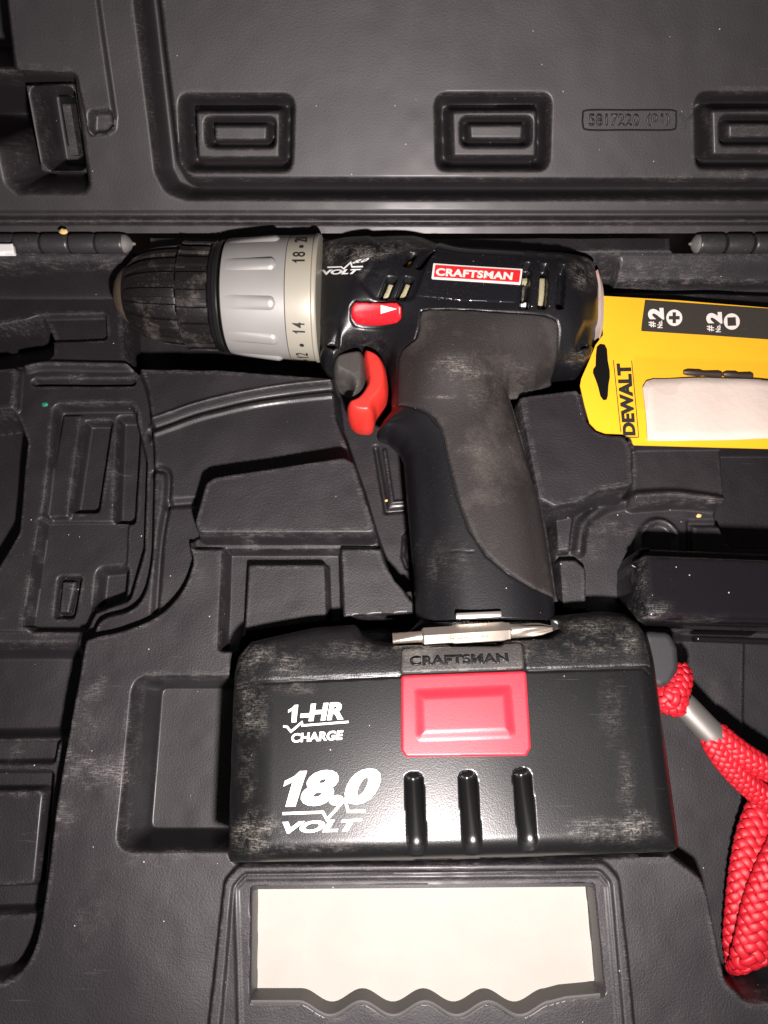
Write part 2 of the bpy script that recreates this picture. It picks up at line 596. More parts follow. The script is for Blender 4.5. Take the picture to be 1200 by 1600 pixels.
M['red'] = mat("red_plastic", (0.56, 0.016, 0.030), 0.42, grain=0.10, grain_scale=2200, dust=0.12, var=0.1)
M['red_switch'] = mat("red_switch_plastic", (0.42, 0.008, 0.016), 0.34, grain=0.06, dust=0.25, smudge=0.15, smudge_scale=90)
M['red_trigger'] = mat("red_trigger_plastic", (0.60, 0.030, 0.022), 0.42, grain=0.08, grain_scale=2200)
M['grey_trigger'] = mat("trigger_rubber", (0.040, 0.036, 0.034), 0.65, grain=0.2, dust=0.3, smudge=0.3, smudge_scale=60)
M['label_red'] = mat("label_red", (0.62, 0.020, 0.024), 0.35, dust=0.2)
M['label_white'] = mat("label_white", (0.72, 0.66, 0.62), 0.4, dust=0.4)
M['vent_pale'] = mat("motor_part", (0.30, 0.27, 0.17), 0.6, dust=0.7, dust_col=(0.12, 0.08, 0.02), smudge=0.7, smudge_scale=160)
M['vent_amber'] = mat("motor_grease", (0.20, 0.12, 0.02), 0.4, dust=0.5)
M['dark'] = mat("hollow_shade", (0.004, 0.004, 0.004), 0.8, spec=0.08)  # near-black colour painted in for the shade inside holes
M['battery'] = mat("battery_plastic", (0.0050, 0.0050, 0.0055), 0.31, grain=0.10, grain_scale=2000, dust=0.06, speck=0.5, wear=True, dust_col=(0.22, 0.205, 0.18), scratch=0.10)
M['battery_cap'] = mat("battery_cap_plastic", (0.008, 0.008, 0.009), 0.42, grain=0.40, grain_scale=1300, dust=0.12, speck=0.5, wear=True, dust_col=(0.22, 0.205, 0.18))
M['flute'] = mat("flute_plastic", (0.004, 0.004, 0.004), 0.26, grain=0.02)
M['badge'] = mat("badge_plastic", (0.040, 0.038, 0.036), 0.5, grain=0.5, grain_scale=1200, dust=0.6, smudge=0.4, smudge_scale=60)
M['steel'] = mat("bit_steel", (0.56, 0.50, 0.43), 0.36, metal=0.9, grain=0.05, dust=0.25, dust_col=(0.16, 0.12, 0.07), smudge=0.25, smudge_scale=150)
M['chrome'] = mat("ferrule_metal", (0.58, 0.55, 0.52), 0.34, metal=0.9, grain=0.02)
M['card'] = mat("yellow_card", (0.78, 0.415, 0.020), 0.34, grain=0.05, grain_scale=900, coat=0.3, var=0.06)
M['card_edge'] = mat("card_edge", (0.70, 0.66, 0.58), 0.7)
M['card_black'] = mat("card_black", (0.040, 0.034, 0.028), 0.4, dust=0.1)
M['paper'] = mat("paper_sticker", (0.52, 0.44, 0.385), 0.8, grain=0.35, grain_scale=260)
M['white_card'] = mat("white_card", (0.295, 0.280, 0.252), 0.85, grain=0.35, grain_scale=1400, speck=0.0, smudge=0.10, smudge_scale=20, dust=0.16, dust_col=(0.5, 0.42, 0.3), var=0.1)
M['lip'] = mat("grey_lip", (0.062, 0.058, 0.056), 0.6, grain=0.15, speck=0.2)
M['device'] = mat("device_plastic", (0.0065, 0.006, 0.0075), 0.17, grain=0.012, dust=0.04, speck=0.6, wear=True, dust_col=(0.2, 0.19, 0.18))
M['brass'] = mat("brass", (0.62, 0.48, 0.24), 0.35, metal=0.8)
M['cord'] = mat("red_cord", (0.40, 0.008, 0.017), 0.44, grain=0.22, grain_scale=4500, spec=0.5, var=0.15)
M['cord_core'] = mat("red_cord_shade", (0.10, 0.002, 0.004), 0.7)  # red darkened to paint the shade between the strands
M['tab'] = mat("tab_plastic", (0.020, 0.020, 0.022), 0.5, dust=0.1, speck=0.4)
M['crumb'] = mat("crumb", (0.62, 0.42, 0.16), 0.7, grain=0.4)
M['green'] = mat("green_fleck", (0.01, 0.16, 0.09), 0.6)
M['white'] = mat("white_plastic", (0.72, 0.71, 0.70), 0.5)
M['clear'] = None
def clear_mat():
    m = bpy.data.materials.new("clear_blister"); m.use_nodes = True
    nt = m.node_tree; N = nt.nodes; L = nt.links
    N.remove(N["Principled BSDF"])
    tr = N.new("ShaderNodeBsdfTransparent"); gl = N.new("ShaderNodeBsdfGlossy"); gl.inputs["Roughness"].default_value = 0.12
    mx = N.new("ShaderNodeMixShader"); mx.inputs[0].default_value = 0.055; L.new(tr.outputs[0], mx.inputs[1]); L.new(gl.outputs[0], mx.inputs[2])
    L.new(mx.outputs[0], N["Material Output"].inputs["Surface"])
    bp = N.new("ShaderNodeBump"); bp.inputs["Strength"].default_value = 0.6; bp.inputs["Distance"].default_value = 0.002
    ns = N.new("ShaderNodeTexNoise"); ns.inputs["Scale"].default_value = 260; tc = N.new("ShaderNodeTexCoord")
    L.new(tc.outputs["Object"], ns.inputs["Vector"]); L.new(ns.outputs["Fac"], bp.inputs["Height"]); L.new(bp.outputs[0], gl.inputs["Normal"])
    return m
M['clear'] = clear_mat()
M['bench'] = mat("bench_top", (0.16, 0.12, 0.09), 0.6, var=0.5)

# ================================================================== the carrying case
FLOOR = -0.034
bench = bpy.data.meshes.new("bench_surface")
bench.from_pydata([(-0.9, -0.9, -0.0505), (0.9, -0.9, -0.0505), (0.9, 0.9, -0.0505), (-0.9, 0.9, -0.0505)], [], [(0, 1, 2, 3)])
bo = obj("bench_surface", bench, M['bench']); bo["kind"] = "structure"

RIM_Z = 0.008
yh = P(600, 372, RIM_Z)[1]         # hinge line
case = empty("tool_case", (0, 0.03, -0.05), "open black moulded plastic tool case holding the drill", "tool case")

T = Field(-0.225, 0.225, -0.165, yh - 0.002, 0.0005, 0.0)
def lv(pts, z, w=3.0, r=3.0, tz=None, **k):
    sm = k.pop('sm', 0)
    q = PP(pts, (0 if tz is None else tz) / 1000.0)
    if sm: q = smooth_closed(q, sm); r = 0
    T.level(q, z / 1000.0, w * 0.62 / 1000.0, r / 1000.0, **k)
def snk(pts, z, w=3.0, r=3.0, tz=0, **k):
    sm = k.pop('sm', 0)
    q = PP(pts, tz / 1000.0)
    if sm: q = smooth_closed(q, sm); r = 0
    T.sink(q, z / 1000.0, w * 0.75 / 1000.0, r / 1000.0, **k)
def bead(pts, w, z, tz=0, sm=True):
    q = PP(pts, tz / 1000.0)
    if sm: q = smooth_open(q, 6)
    T.bead(q, w / 1000.0, z / 1000.0)

# middle region behind the trigger
lv([(160, 430), (400, 424), (660, 420), (660, 700), (660, 930), (620, 904), (600, 870), (592, 838), (540, 840), (420, 840), (303, 840), (299, 880), (280, 925), (245, 960), (195, 982), (150, 992),
    (100, 1000), (100, 900), (100, 700)], -7, 3.2, 2, sm=4)
# left compartment
lv([(-260, 430), (-40, 430), (186, 430), (196, 530), (220, 600), (230, 690), (229, 790), (226, 870), (213, 925), (190, 948), (155, 958), (138, 972), (128, 1005), (117, 1065), (106, 1130),
    (86, 1250), (66, 1400), (45, 1490), (0, 1530), (-120, 1545), (-260, 1545)], -14, 5, 4, sm=4)
# details of the left compartment
lv([(84, 632), (204, 630), (226, 720), (222, 860), (200, 935), (145, 955), (130, 985), (42, 985), (74, 760)], -21, 4, 3, -13)
lv([(98, 648), (127, 648), (106, 808), (72, 808)], -18.5, 2.5, 1, -18)
lv([(131, 655), (171, 655), (150, 797), (110, 797)], -27, 3.2, 1.5, -18)
lv([(182, 648), (216, 648), (206, 815), (176, 815)], -28, 4.0, 1.5, -18)
lv([(68, 814), (198, 814), (194, 880), (150, 886), (138, 955), (128, 980), (44, 980)], -22.5, 1.5, 0.5, -18)
lv([(86, 900), (121, 900), (109, 963), (80, 963)], -28, 3, 1, -19)
lv([(92, 906), (115, 906), (104, 957), (87, 957)], -23.5, 2.4, 1, -21)
lv([(150, 888), (196, 884), (190, 935), (142, 952)], -30, 6, 3, -19)
lv([(-260, 600), (6, 620), (34, 690), (20, 830), (-20, 900), (-260, 900)], -33, 9, 5, -13)
lv([(42, 500), (62, 492), (76, 512), (78, 552), (60, 566), (-60, 572), (-60, 520)], -38, 5, 2, -13)
lv([(60, 490), (163, 489), (165, 528), (80, 531)], -17.5, 2.5, 1.5, -13)
bead([(44, 575), (78, 570), (205, 572)], 6, 3.6, -13)
bead([(54, 596), (205, 596)], 5, -4.5, -13)
lv([(-60, 580), (28, 574), (24, 640), (-60, 650)], -9, 3, 2, -10)
# bar, trough, ledge and pad lower down on the left
lv([(-260, 988), (124, 986), (118, 1010), (-260, 1012)], -15, 2, 1, -13)
lv([(-260, 1016), (117, 1014), (104, 1150), (-260, 1158)], -27, 12, 3, -13)
lv([(-260, 1160), (92, 1155), (86, 1190), (-260, 1196)], -19, 4, 1, -15)
lv([(-260, 1208), (82, 1206), (62, 1425), (-260, 1435)], -22, 3.5, 3, -13)
lv([(-120, 1236), (69, 1233), (53, 1386), (-120, 1392)], -14, 3, 3, -13)
# slow dishing of the large flats so they do not read as planes
T.Z += 0.0006 * np.sin(T.X * 31 + 1.3) * np.sin(T.Y * 27 + 0.4) + 0.0004 * np.sin(T.X * 73 + T.Y * 51)
# ribs in the middle region
bead([(232, 668), (262, 658), (310, 642), (380, 625), (450, 612), (520, 604), (560, 602)], 7.0, -3.0, -7)
bead([(230, 657), (262, 647), (310, 631), (380, 614), (450, 601), (520, 594)], 3.4, 1.2, -7)
bead([(230, 682), (262, 671), (310, 655), (380, 638), (450, 625), (540, 616)], 3.4, 0.9, -7)
bead([(236, 732), (254, 733), (262, 745), (259, 790), (250, 850), (242, 955)], 5, -2.8, -7)
bead([(262, 787), (304, 784)], 6, -2.4, -7)
# blocks and pads round the handle
lv([(350, 838), (530, 838), (536, 1015), (343, 1015)], -13, 3.5, 1.5, 0)
lv([(386, 880), (510, 880), (514, 1015), (378, 1015)], -4.5, 3, 1.5, -4)
lv([(300, 836), (640, 836), (640, 856), (300, 856)], -5, 3, 2, 0)
lv([(318, 752), (334, 742), (538, 711), (556, 720), (594, 836), (306, 836), (301, 815)], 9, 4.5, 4, 9)
# pockets right of the handle
lv([(870, 700), (1460, 690), (1460, 1000), (1000, 1000), (880, 1000)], -15, 5, 4)
lv([(986, 702), (1128, 700), (1134, 788), (1060, 786), (986, 792)], -7, 3.5, 3, -7)
lv([(1135, 690), (1460, 690), (1460, 850), (1150, 850), (1128, 800)], -26, 6, 4, -10)
lv([(866, 874), (900, 873), (917, 888), (918, 1000), (866, 1000)], -8, 2.5, 3, -8)
lv([(866, 800), (900, 795), (892, 860), (862, 862)], -10, 3, 2, -8)
bead([(902, 862), (908, 826), (928, 802), (962, 788), (1040, 782), (1120, 792)], 8, 3.5, -15)
bead([(1000, 866), (1000, 838), (1012, 820), (1028, 815), (1045, 822), (1056, 840), (1056, 866)], 5.0, 2.6, -15)
bead([(1078, 862), (1078, 818), (1125, 818)], 4.5, -2.2, -15, False)
# pocket under the cord
lv([(1010, 985), (1460, 985), (1460, 1568), (1170, 1558), (1140, 1530), (1113, 1400), (1100, 1366), (1052, 1332), (1030, 1200)], -30, 7, 5)
lv([(1165, 985), (1460, 985), (1460, 1300), (1160, 1300)], -33.5, 4, 3, -30)
# pocket left of the battery
snk([(210, 1060), (400, 1060), (400, 1326), (186, 1326)], -30, 6, 6, bias=0.3)
# wells for drill and battery
DRILL_WELL = [(176, 438), (360, 425), (500, 415), (960, 410), (960, 600), (905, 612), (815, 618), (872, 800), (884, 975), (650, 975), (648, 914),
              (632, 916), (620, 904), (600, 856), (584, 808), (564, 740), (546, 690), (527, 640), (520, 576), (360, 566), (206, 562), (184, 545)]
snk(DRILL_WELL, FLOOR * 1000, 4, 3)
snk([(372, 990), (560, 965), (880, 950), (990, 955), (1024, 1045), (1052, 1310), (1046, 1334), (366, 1346), (358, 1326), (362, 1060)], FLOOR * 1000, 3, 4, 0)
for pts, w, z in (([(587, 700), (604, 799), (640, 796)], 4, -2.2), ([(601, 705), (613, 786), (640, 784)], 3, 1.4),
                  ([(640, 830), (632, 838), (630, 870), (636, 886), (644, 888)], 3, -2.0)):
    bead(pts, w, z, FLOOR * 1000, False)
# block between the grip and the yellow card
lv([(806, 618), (905, 606), (913, 634), (921, 660), (932, 672), (946, 677), (975, 679), (988, 692), (993, 756), (984, 764), (940, 770), (905, 788), (866, 796), (838, 782)],
   8.5, 4.5, 3, 8)
# frame of the white card
lv([(372, 1352), (945, 1347), (968, 1372), (1004, 1720), (312, 1720), (350, 1378)], 3.4, 2.2, 5, 3)
lv([(380, 1364), (938, 1359), (955, 1378), (984, 1720), (334, 1720), (363, 1386)], 1.6, 1.8, 4, 3)
bead([(366, 1720), (374, 1600), (368, 1388), (384, 1372), (936, 1367), (950, 1384), (968, 1600), (976, 1720)], 3.0, 0.6, 2, False)
def wave(n=60):
    pts = []
    for k in range(n + 1):
        x = 466 + (862 - 466) * k / n
        pts.append((x, 1577 - 11 * math.cos((x - 466) / 99.0 * 2 * math.pi)))
    return pts
WAVE = [(392, 1566), (440, 1566)] + wave() + [(884, 1560), (938, 1555)]
OPENING = [(393, 1388), (928, 1383), (945, 1552)] + WAVE[::-1][1:]
snk(OPENING, -11, 1.2, 0.8, 2)
# ledges in front of the hinge, then the rim itself
lv([(930, 440), (1460, 440), (1460, 462), (930, 456)], -6, 3, 1, 0)
bead([(936, 448), (1200, 446), (1460, 446)], 3.5, 1.6, -3)
T.level([(-0.3, P(600, 413, RIM_Z)[1]), (0.3, P(600, 413, RIM_Z)[1]), (0.3, 0.4), (-0.3, 0.4)], RIM_Z, 0.009, 0)
yr = P(600, 399, RIM_Z)[1]
T.level([(-0.3, yr), (0.3, yr), (0.3, 0.4), (-0.3, 0.4)], 0.0105, 0.0016, 0)
# sockets for the hinge barrels
for a, b in ((-120, 235), (1046, 1400)):
    snk([(a, 340), (b, 340), (b, 396), (a, 396)], -2, 2, 1, RIM_Z * 1000)
TW = np.zeros_like(T.X); s_px = HC / FPX
for (px, py, rx, ry, a) in ((150, 1075, 20, 22, 0.7), (140, 1130, 22, 40, 0.6), (135, 1195, 48, 26, 1.3), (165, 1215, 30, 20, 0.9), (95, 1275, 26, 22, 0.9), (150, 1000, 40, 12, 0.3), (145, 1430, 30, 60, 0.25),
                            (300, 900, 20, 40, 0.25), (290, 1400, 80, 60, 0.15), (395, 852, 12, 6, 1.2), (520, 872, 60, 5, 0.9), (480, 850, 10, 8, 0.8), (240, 1345, 60, 10, 0.3), (115, 588, 22, 7, 1.0), (28, 1180, 14, 16, 1.0),
                            (40, 1240, 26, 6, 1.0), (65, 990, 14, 7, 1.2), (960, 825, 60, 14, 0.8), (930, 850, 16, 24, 0.7), (1110, 778, 12, 8, 1.0), (1000, 430, 130, 20, 0.7), (1100, 1100, 60, 60, 0.2), (1040, 440, 90, 10, 0.5)):
    cx, cy = T.at(px, py)[:2]
    TW += a * np.exp(-(((T.X - cx) / (rx * s_px)) ** 2 + ((T.Y - cy) / (ry * s_px)) ** 2) ** 1.4)
def gblur(Z, sig):
    k = np.exp(-0.5 * (np.arange(-3 * sig, 3 * sig + 1) / sig) ** 2); k /= k.sum(); n = 3 * sig
    W_ = np.pad(Z, ((n, n), (n, n)), mode='edge')
    out = sum(k[i] * W_[i:i + Z.shape[0], :] for i in range(2 * n + 1))
    return sum(k[i] * out[:, i:i + Z.shape[1]] for i in range(2 * n + 1))
def warp(F, amp, cell):
    # slow uneven sag of moulded sheet
    n0, n1 = int(F.ny * F.h / cell) + 3, int(F.nx * F.h / cell) + 3
    g = rng.normal(size=(n0, n1))
    y = np.linspace(0, n0 - 1.01, F.ny); x = np.linspace(0, n1 - 1.01, F.nx)
    j = y.astype(int); i = x.astype(int); v = sstep(y - j)[:, None]; u = sstep(x - i)[None, :]
    F.Z += amp * (g[j][:, i] * (1 - v) * (1 - u) + g[j][:, i + 1] * (1 - v) * u + g[j + 1][:, i] * v * (1 - u) + g[j + 1][:, i + 1] * v * u)
warp(T, 0.00016, 0.016); warp(T, 0.00005, 0.006)
TW += 0.60 * np.clip((T.Z - gblur(T.Z, 3)) / 0.00045 - 0.5, 0, 1)  # convex edges whitened: scuffs, plus edge highlights painted into the colour
tray = obj("base_tray", sheet("base_tray", T, -0.05, TW), M['case'], case)

# ------------------------------------------------------------------ lid
LA = math.radians(41)
LO = np.array([0, yh, 0.0095]); LV = np.array([0, math.cos(LA), math.sin(LA)]); LN = np.array([0, -math.sin(LA), math.cos(LA)])
CAMP = np.array([0, 0, HC])
def Lp(px, py, n=0.0):
    d = ray(px, py)
    o = LO + LN * n
    t = ((o - CAMP) @ LN) / (d @ LN)
    q = CAMP + d * t - o
    return (q[0], q @ LV)
def LL(pts, n=0.0): return [Lp(x, y, n) for x, y in pts]
vtop = Lp(600, -190)[1]
LF = Field(-0.225, 0.225, 0.0012, vtop, 0.0006, 0.0)
def ll(pts, z, w=3.0, r=3.0, tz=0, **k): LF.level(LL(pts, tz / 1000.0), z / 1000.0, w * 0.6 / 1000.0, r / 1000.0, **k)
# steps along the hinge edge
v1 = Lp(600, 348)[1]; v2 = Lp(600, 338)[1]
LF.level([(-0.4, v1), (0.4, v1), (0.4, 1), (-0.4, 1)], 0.0035, 0.003, 0)
LF.level([(-0.4, v2), (0.4, v2), (0.4, 1), (-0.4, 1)], 0.0012, 0.004, 0)
LF.bead([(-0.4, Lp(600, 338)[1]), (0.4, Lp(600, 338)[1])], 0.006, -0.002)
# wide channel and the big panel inside it
ll([(188, -200), (214, 0), (246, 268), (262, 298), (290, 308), (1500, 308), (1560, -200)], -14, 9, 6, bias=0.3)
ll([(226, -200), (250, 0), (278, 250), (296, 280), (1500, 282), (1540, -200)], 0.5, 10, 5, bias=0.8)
LF.Z += 0.0006 * np.sin(LF.X * 23 + 0.5) * np.sin(LF.Y * 29 + 1.0)
def socket(a, b, c, d, sk=0):
    """moulded rectangular socket: ring, raised pad, inner ring, inner pad"""
    ll([(a - 3, b), (c + 3, b), (c, d), (a, d)], -15.0, 8.0, 4.5, bias=0.25)
    ll([(a + 22, b + 25), (c - 17, b + 24), (c - 18, d - 19), (a + 24, d - 19)], -1.5, 7.0, 1.2, -1, bias=0.8)
    ll([(a + 36, b + 35), (c - 25, b + 35), (c - 26, d - 36), (a + 37, d - 36)], -12.0, 5.0, 3, -1, bias=0.3)
    ll([(a + 50, b + 47), (c - 38, b + 47), (c - 39, d - 47), (a + 51, d - 47)], -2.5, 4.6, 1.0, -1, bias=0.8)
socket(284, 149, 455, 266)
socket(684, 148, 856, 264)
socket(1090, 146, 1262, 262)
# latch side detail on the left
ll([(-300, 104), (116, 104), (140, 290), (132, 300), (30, 301), (12, 285), (0, 230), (-300, 225)], -62, 30, 3, bias=0.08)
ll([(-300, -200), (-10, -200), (24, 112), (-300, 112)], -62, 30, 2, bias=0.08)
ll([(36, 130), (114, 128), (140, 272), (62, 272)], -9, 2.8, 1.5, -8)
ll([(50, 140), (112, 139), (132, 262), (80, 263), (70, 252)], -32, 4, 2.5, -9)
ll([(94, 160), (112, 160), (126, 245), (108, 244)], -13, 2.0, 0.8, -13)
ll([(-14, -200), (132, -200), (152, 0), (177, 180), (176, 200), (166, 208), (138, 212), (118, 116), (24, 112)], 4.2, 2.2, 2, 4)
ll([(141, 176), (172, 174), (175, 196), (166, 206), (140, 210)], -1.0, 4, 1.5, 4)
LW = np.zeros_like(LF.X)
for (px, py, rx, ry, a) in ((640, 35, 14, 60, 0.5), (708, 60, 8, 40, 0.5), (775, 95, 8, 50, 0.5), (625, 115, 12, 30, 0.6), (560, 130, 20, 60, 0.3), (300, 345, 300, 14, 0.35), (760, 350, 200, 10, 0.6), (1000, 370, 120, 16, 0.8), (160, 190, 16, 12, 0.8), (1100, 290, 100, 20, 0.3)):
    cx, cy = Lp(px, py)
    LW += a * np.exp(-(((LF.X - cx) / (rx * s_px * 1.2)) ** 2 + ((LF.Y - cy) / (ry * s_px * 1.4)) ** 2) ** 1.3)
warp(LF, 0.00011, 0.022); warp(LF, 0.00003, 0.007)
LW += 0.5 * np.clip((LF.Z - gblur(LF.Z, 3)) / 0.0005 - 0.5, 0, 1)  # lid ridges paled for wear and for painted-on highlights
lid_me = sheet("lid", LF, -0.066, LW)
lid = obj("lid", lid_me, M['lid'], case)
lid.matrix_parent_inverse = Matrix.Translation(-case.location)
lid.rotation_euler = (LA, 0, 0)
lid.location = tuple(LO)

def lid_surf(off):
    def f(px, py):
        u, v = Lp(px, py, 0)
        for _ in range(3):
            w = float(LF.sample(u, v)); u, v = Lp(px, py, w)
        return (u, v, w + off)
    return f
place_text("moulded_number", "5817220", [(920, 197), (998, 197), (998, 178), (920, 178)], lid_surf(0.0), M['lid'], lid, 0.015, 0, 3, 0.0008, 1.1)
place_text("moulded_number", "(01)", [(1010, 197), (1046, 197), (1046, 178), (1010, 178)], lid_surf(0.0), M['lid'], lid, 0.015, 0, 3, 0.0008, 1.1)
place_text("moulded_mark", "Y", [(1060, 204), (1084, 204), (1084, 180), (1060, 180)], lid_surf(0.0), M['lid'], lid, 0.0, 0, 3, 0.0006)
def lid_outline(pts, w):
    q = smooth_closed(pts, 3)
    bm = bmesh.new(); n = len(q); ring = []
    for i in range(n):
        p = np.array(q[i]); t = np.array(q[(i + 1) % n]) - np.array(q[i - 1]); t = t / (np.hypot(*t) + 1e-9)
        nn = np.array([-t[1], t[0]])
        f = lid_surf(0)
        a = Vector(f(*(p + nn * w / 2))); b = Vector(f(*(p - nn * w / 2)))
        c = (a + b) / 2 + Vector((0, 0, 0.0007))
        ring.append([bm.verts.new(v) for v in (a, c, b)])
    for i in range(n):
        r, s = ring[i], ring[(i + 1) % n]
        bm.faces.new((r[0], r[1], s[1], s[0])); bm.faces.new((r[1], r[2], s[2], s[1]))
    bmesh.ops.recalc_face_normals(bm, faces=list(bm.faces))
    return obj("moulded_outline", bm_mesh(bm, "moulded_outline"), M['lid'], lid)
lid_outline([(918, 172), (985, 172), (1050, 172), (1056, 180), (1056, 196), (1048, 203), (985, 203), (920, 203), (911, 196), (911, 180)], 3.0)

# ------------------------------------------------------------------ hinges
def knuckle(xa, xb, r, name="hinge_knuckle"):
    zc = 0.0105
    A = (P(xa, 381, zc)[0], P(600, 381, zc)[1], zc); B = (P(xb, 381, zc)[0], A[1], zc)
    L = B[0] - A[0]
    prof = [(0, r * 0.86), (L * 0.04, r * 0.97), (L * 0.10, r), (L * 0.5, r * 1.01), (L * 0.9, r), (L * 0.96, r * 0.97), (L, r * 0.86)]
    return obj(name, lathe("hinge_knuckle", A, B, prof, 28), M['knuckle'], case)
for xa, xb in ((-95, -55), (-52, -14), (-11, 24), (25, 64), (67, 109), (111, 150), (152, 194)):
    knuckle(xa, xb, 0.0043)
for xa, xb in ((1090, 1130), (1134, 1173), (1177, 1217), (1221, 1260), (1264, 1304)):
    knuckle(xa, xb, 0.0043)
def pin(xa, xb, flip):
    zc = 0.0105; y = P(600, 381, zc)[1]
    A = (P(xa, 381, zc)[0], y, zc); B = (P(xb, 381, zc)[0], y, zc)
    L = abs(B[0] - A[0])
    me = lathe("hinge_pin", A, B, [(0, 0.0042), (L * 0.25, 0.0040), (L * 0.55, 0.0026), (L * 0.75, 0.0009), (L, 0.0005)], 20)
    obj("hinge_pin", me, mat("hinge_pin_plastic", (0.10, 0.095, 0.092), 0.6, grain=0.3), case)
pin(194, 212, False)
pin(1090, 1076, True)

# ================================================================== cordless drill
ZA = 0.0                           # mid-plane of the tool lying on its side
drill = empty("cordless_drill", (P(750, 700)[0], P(750, 700)[1], FLOOR + 0.0005),
              "black cordless drill with silver collar, grey rubber grip and red trigger lying in the case", "drill")
OUT = [(498, 372), (540, 363), (605, 358), (647, 357), (664, 362), (688, 373), (713, 380), (772, 383), (834, 387), (880, 391), (914, 398), (930, 412),
       (937, 450), (937, 505), (932, 550), (926, 576), (912, 592), (872, 597), (834, 604), (808, 606), (797, 611), (794, 620), (806, 655), (827, 727), (846, 787),
       (858, 855), (869, 930), (872, 975), (650, 975), (647, 900), (637, 787), (631, 716), (624, 700), (606, 683), (585, 676), (598, 655), (611, 640), (612, 605), (604, 578), (590, 565),
       (566, 561), (550, 566), (538, 582), (524, 594), (506, 584), (498, 570)]
ZS = 0.006
YC = P(600, 476, ZS)[1]
def shrink(p, py):
    # the round motor housing is seen some 30 degrees off square, so its traced height is narrowed to its true height
    k = 0.87 if py < 600 else 1.0
    return (p[0], YC + (p[1] - YC) * k)
outline = fillet([shrink(P(x, y, ZS), y) for x, y in OUT], 0.002, 3)
xs = [p[0] for p in outline]; ys = [p[1] for p in outline]
B = Field(min(xs) - 0.004, max(xs) + 0.004, min(ys) - 0.004, max(ys) + 0.004, 0.0005, ZA)
ext_ = P(600, 1250, ZS)[1]; bot_ = P(600, 970, ZS)[1]
SD = -sdf_poly(B.X, B.Y, [(x, ext_ if y < bot_ else y) for x, y in outline])
y_top = P(600, 600, ZS)[1]; y_low = P(600, 660, ZS)[1]
blend = sstep((B.Y - y_low) / (y_top - y_low))
TT = 0.0215 + (0.0305 - 0.0215) * blend
RR = 0.0230 + (0.0295 - 0.0230) * blend
tq = np.clip(1 - np.clip(SD, 0, 1) / RR, 0, 1)
B.Z = ZA + TT * np.power(np.clip(1 - tq ** 2.3, 0, 1), 0.55)
zb_ = B.Z
for sg_ in (5, 9):
    zb_ = zb_ + (gblur(zb_, sg_) - zb_) * sstep((SD - 0.0025) / 0.007)
B.Z = zb_
y_b0 = P(600, 960, 0.02)[1]; y_b1 = P(600, 860, 0.02)[1]
# palm swell of the grip
gx, gy = P(730, 590, 0.03)
B.Z += 0.0016 * np.exp(-(((B.X - gx) / 0.035) ** 2 + ((B.Y - gy) / 0.03) ** 2))
from_smooth = B.Z.copy()
FS = Field(B.x0, B.x0 + (B.nx - 1) * B.h, B.y0, B.y0 + (B.ny - 1) * B.h, B.h); FS.Z = from_smooth
def on_fs(pts): return [FS.at(x, y)[:2] for x, y in pts]
def blv(pts, dz, w=1.5, r=1.0, tz=0.028, **k):
    B.level(on_fs(pts), dz / 1000.0, w / 1000.0, r / 1000.0, add=True, **k)
# groove that parts the nose housing, the shell seam, vents, screw wells
blv([(575, 376), (660, 376), (690, 392), (645, 466), (588, 470), (560, 440), (590, 400)], -1.2, 3.0, 3)
for q in ([(606, 430), (620, 432), (606, 465), (593, 463)], [(633, 430), (646, 433), (632, 467), (619, 465)],
          [(640, 392), (652, 394), (640, 414), (630, 412)], [(668, 396), (682, 396), (658, 418), (650, 416)],
          [(818, 411), (829, 411), (829, 440), (826, 481), (813, 481), (817, 440)],
          [(845, 413), (855, 413), (857, 440), (853, 481), (841, 481), (845, 440)],
          [(874, 415), (882, 415), (884, 440), (880, 481), (870, 481), (873, 440)]):
    blv(q, -7.0, 1.0, 0.8)
blv([(500, 512), (508, 497), (520, 495), (530, 508), (530, 548), (501, 548)], -3.6, 1.2, 2.5, 0.026)
blv([(511, 533), (521, 533), (521, 543), (511, 543)], -4.0, 0.8, 1.6, 0.024)
blv([(902, 528), (914, 504), (926, 503), (934, 516), (932, 548), (900, 550)], -2.2, 1.6, 2.0, 0.024)
blv([(911, 534), (919, 534), (919, 542), (911, 542)], -3.5, 0.8, 1.2, 0.022)
blv([(547, 478), (553, 470), (621, 470), (628, 478), (628, 500), (621, 507), (553, 507), (547, 498)], -0.9, 0.9, 1.6, 0.031)
RUBB = [(659, 486), (697, 484), (780, 488), (854, 494), (870, 502), (873.5, 514), (872, 580), (863, 603)]
B.bead(on_fs(RUBB), 0.0014, -0.0009)
B.bead(on_fs([(868, 941), (831, 919), (794, 896), (760, 867), (733, 826), (714, 773), (699, 713), (688, 668), (669, 646), (647, 637), (625, 633), (621, 627), (623, 560), (633, 542), (649, 530), (655, 511), (659, 486)]), 0.0014, -0.0009)
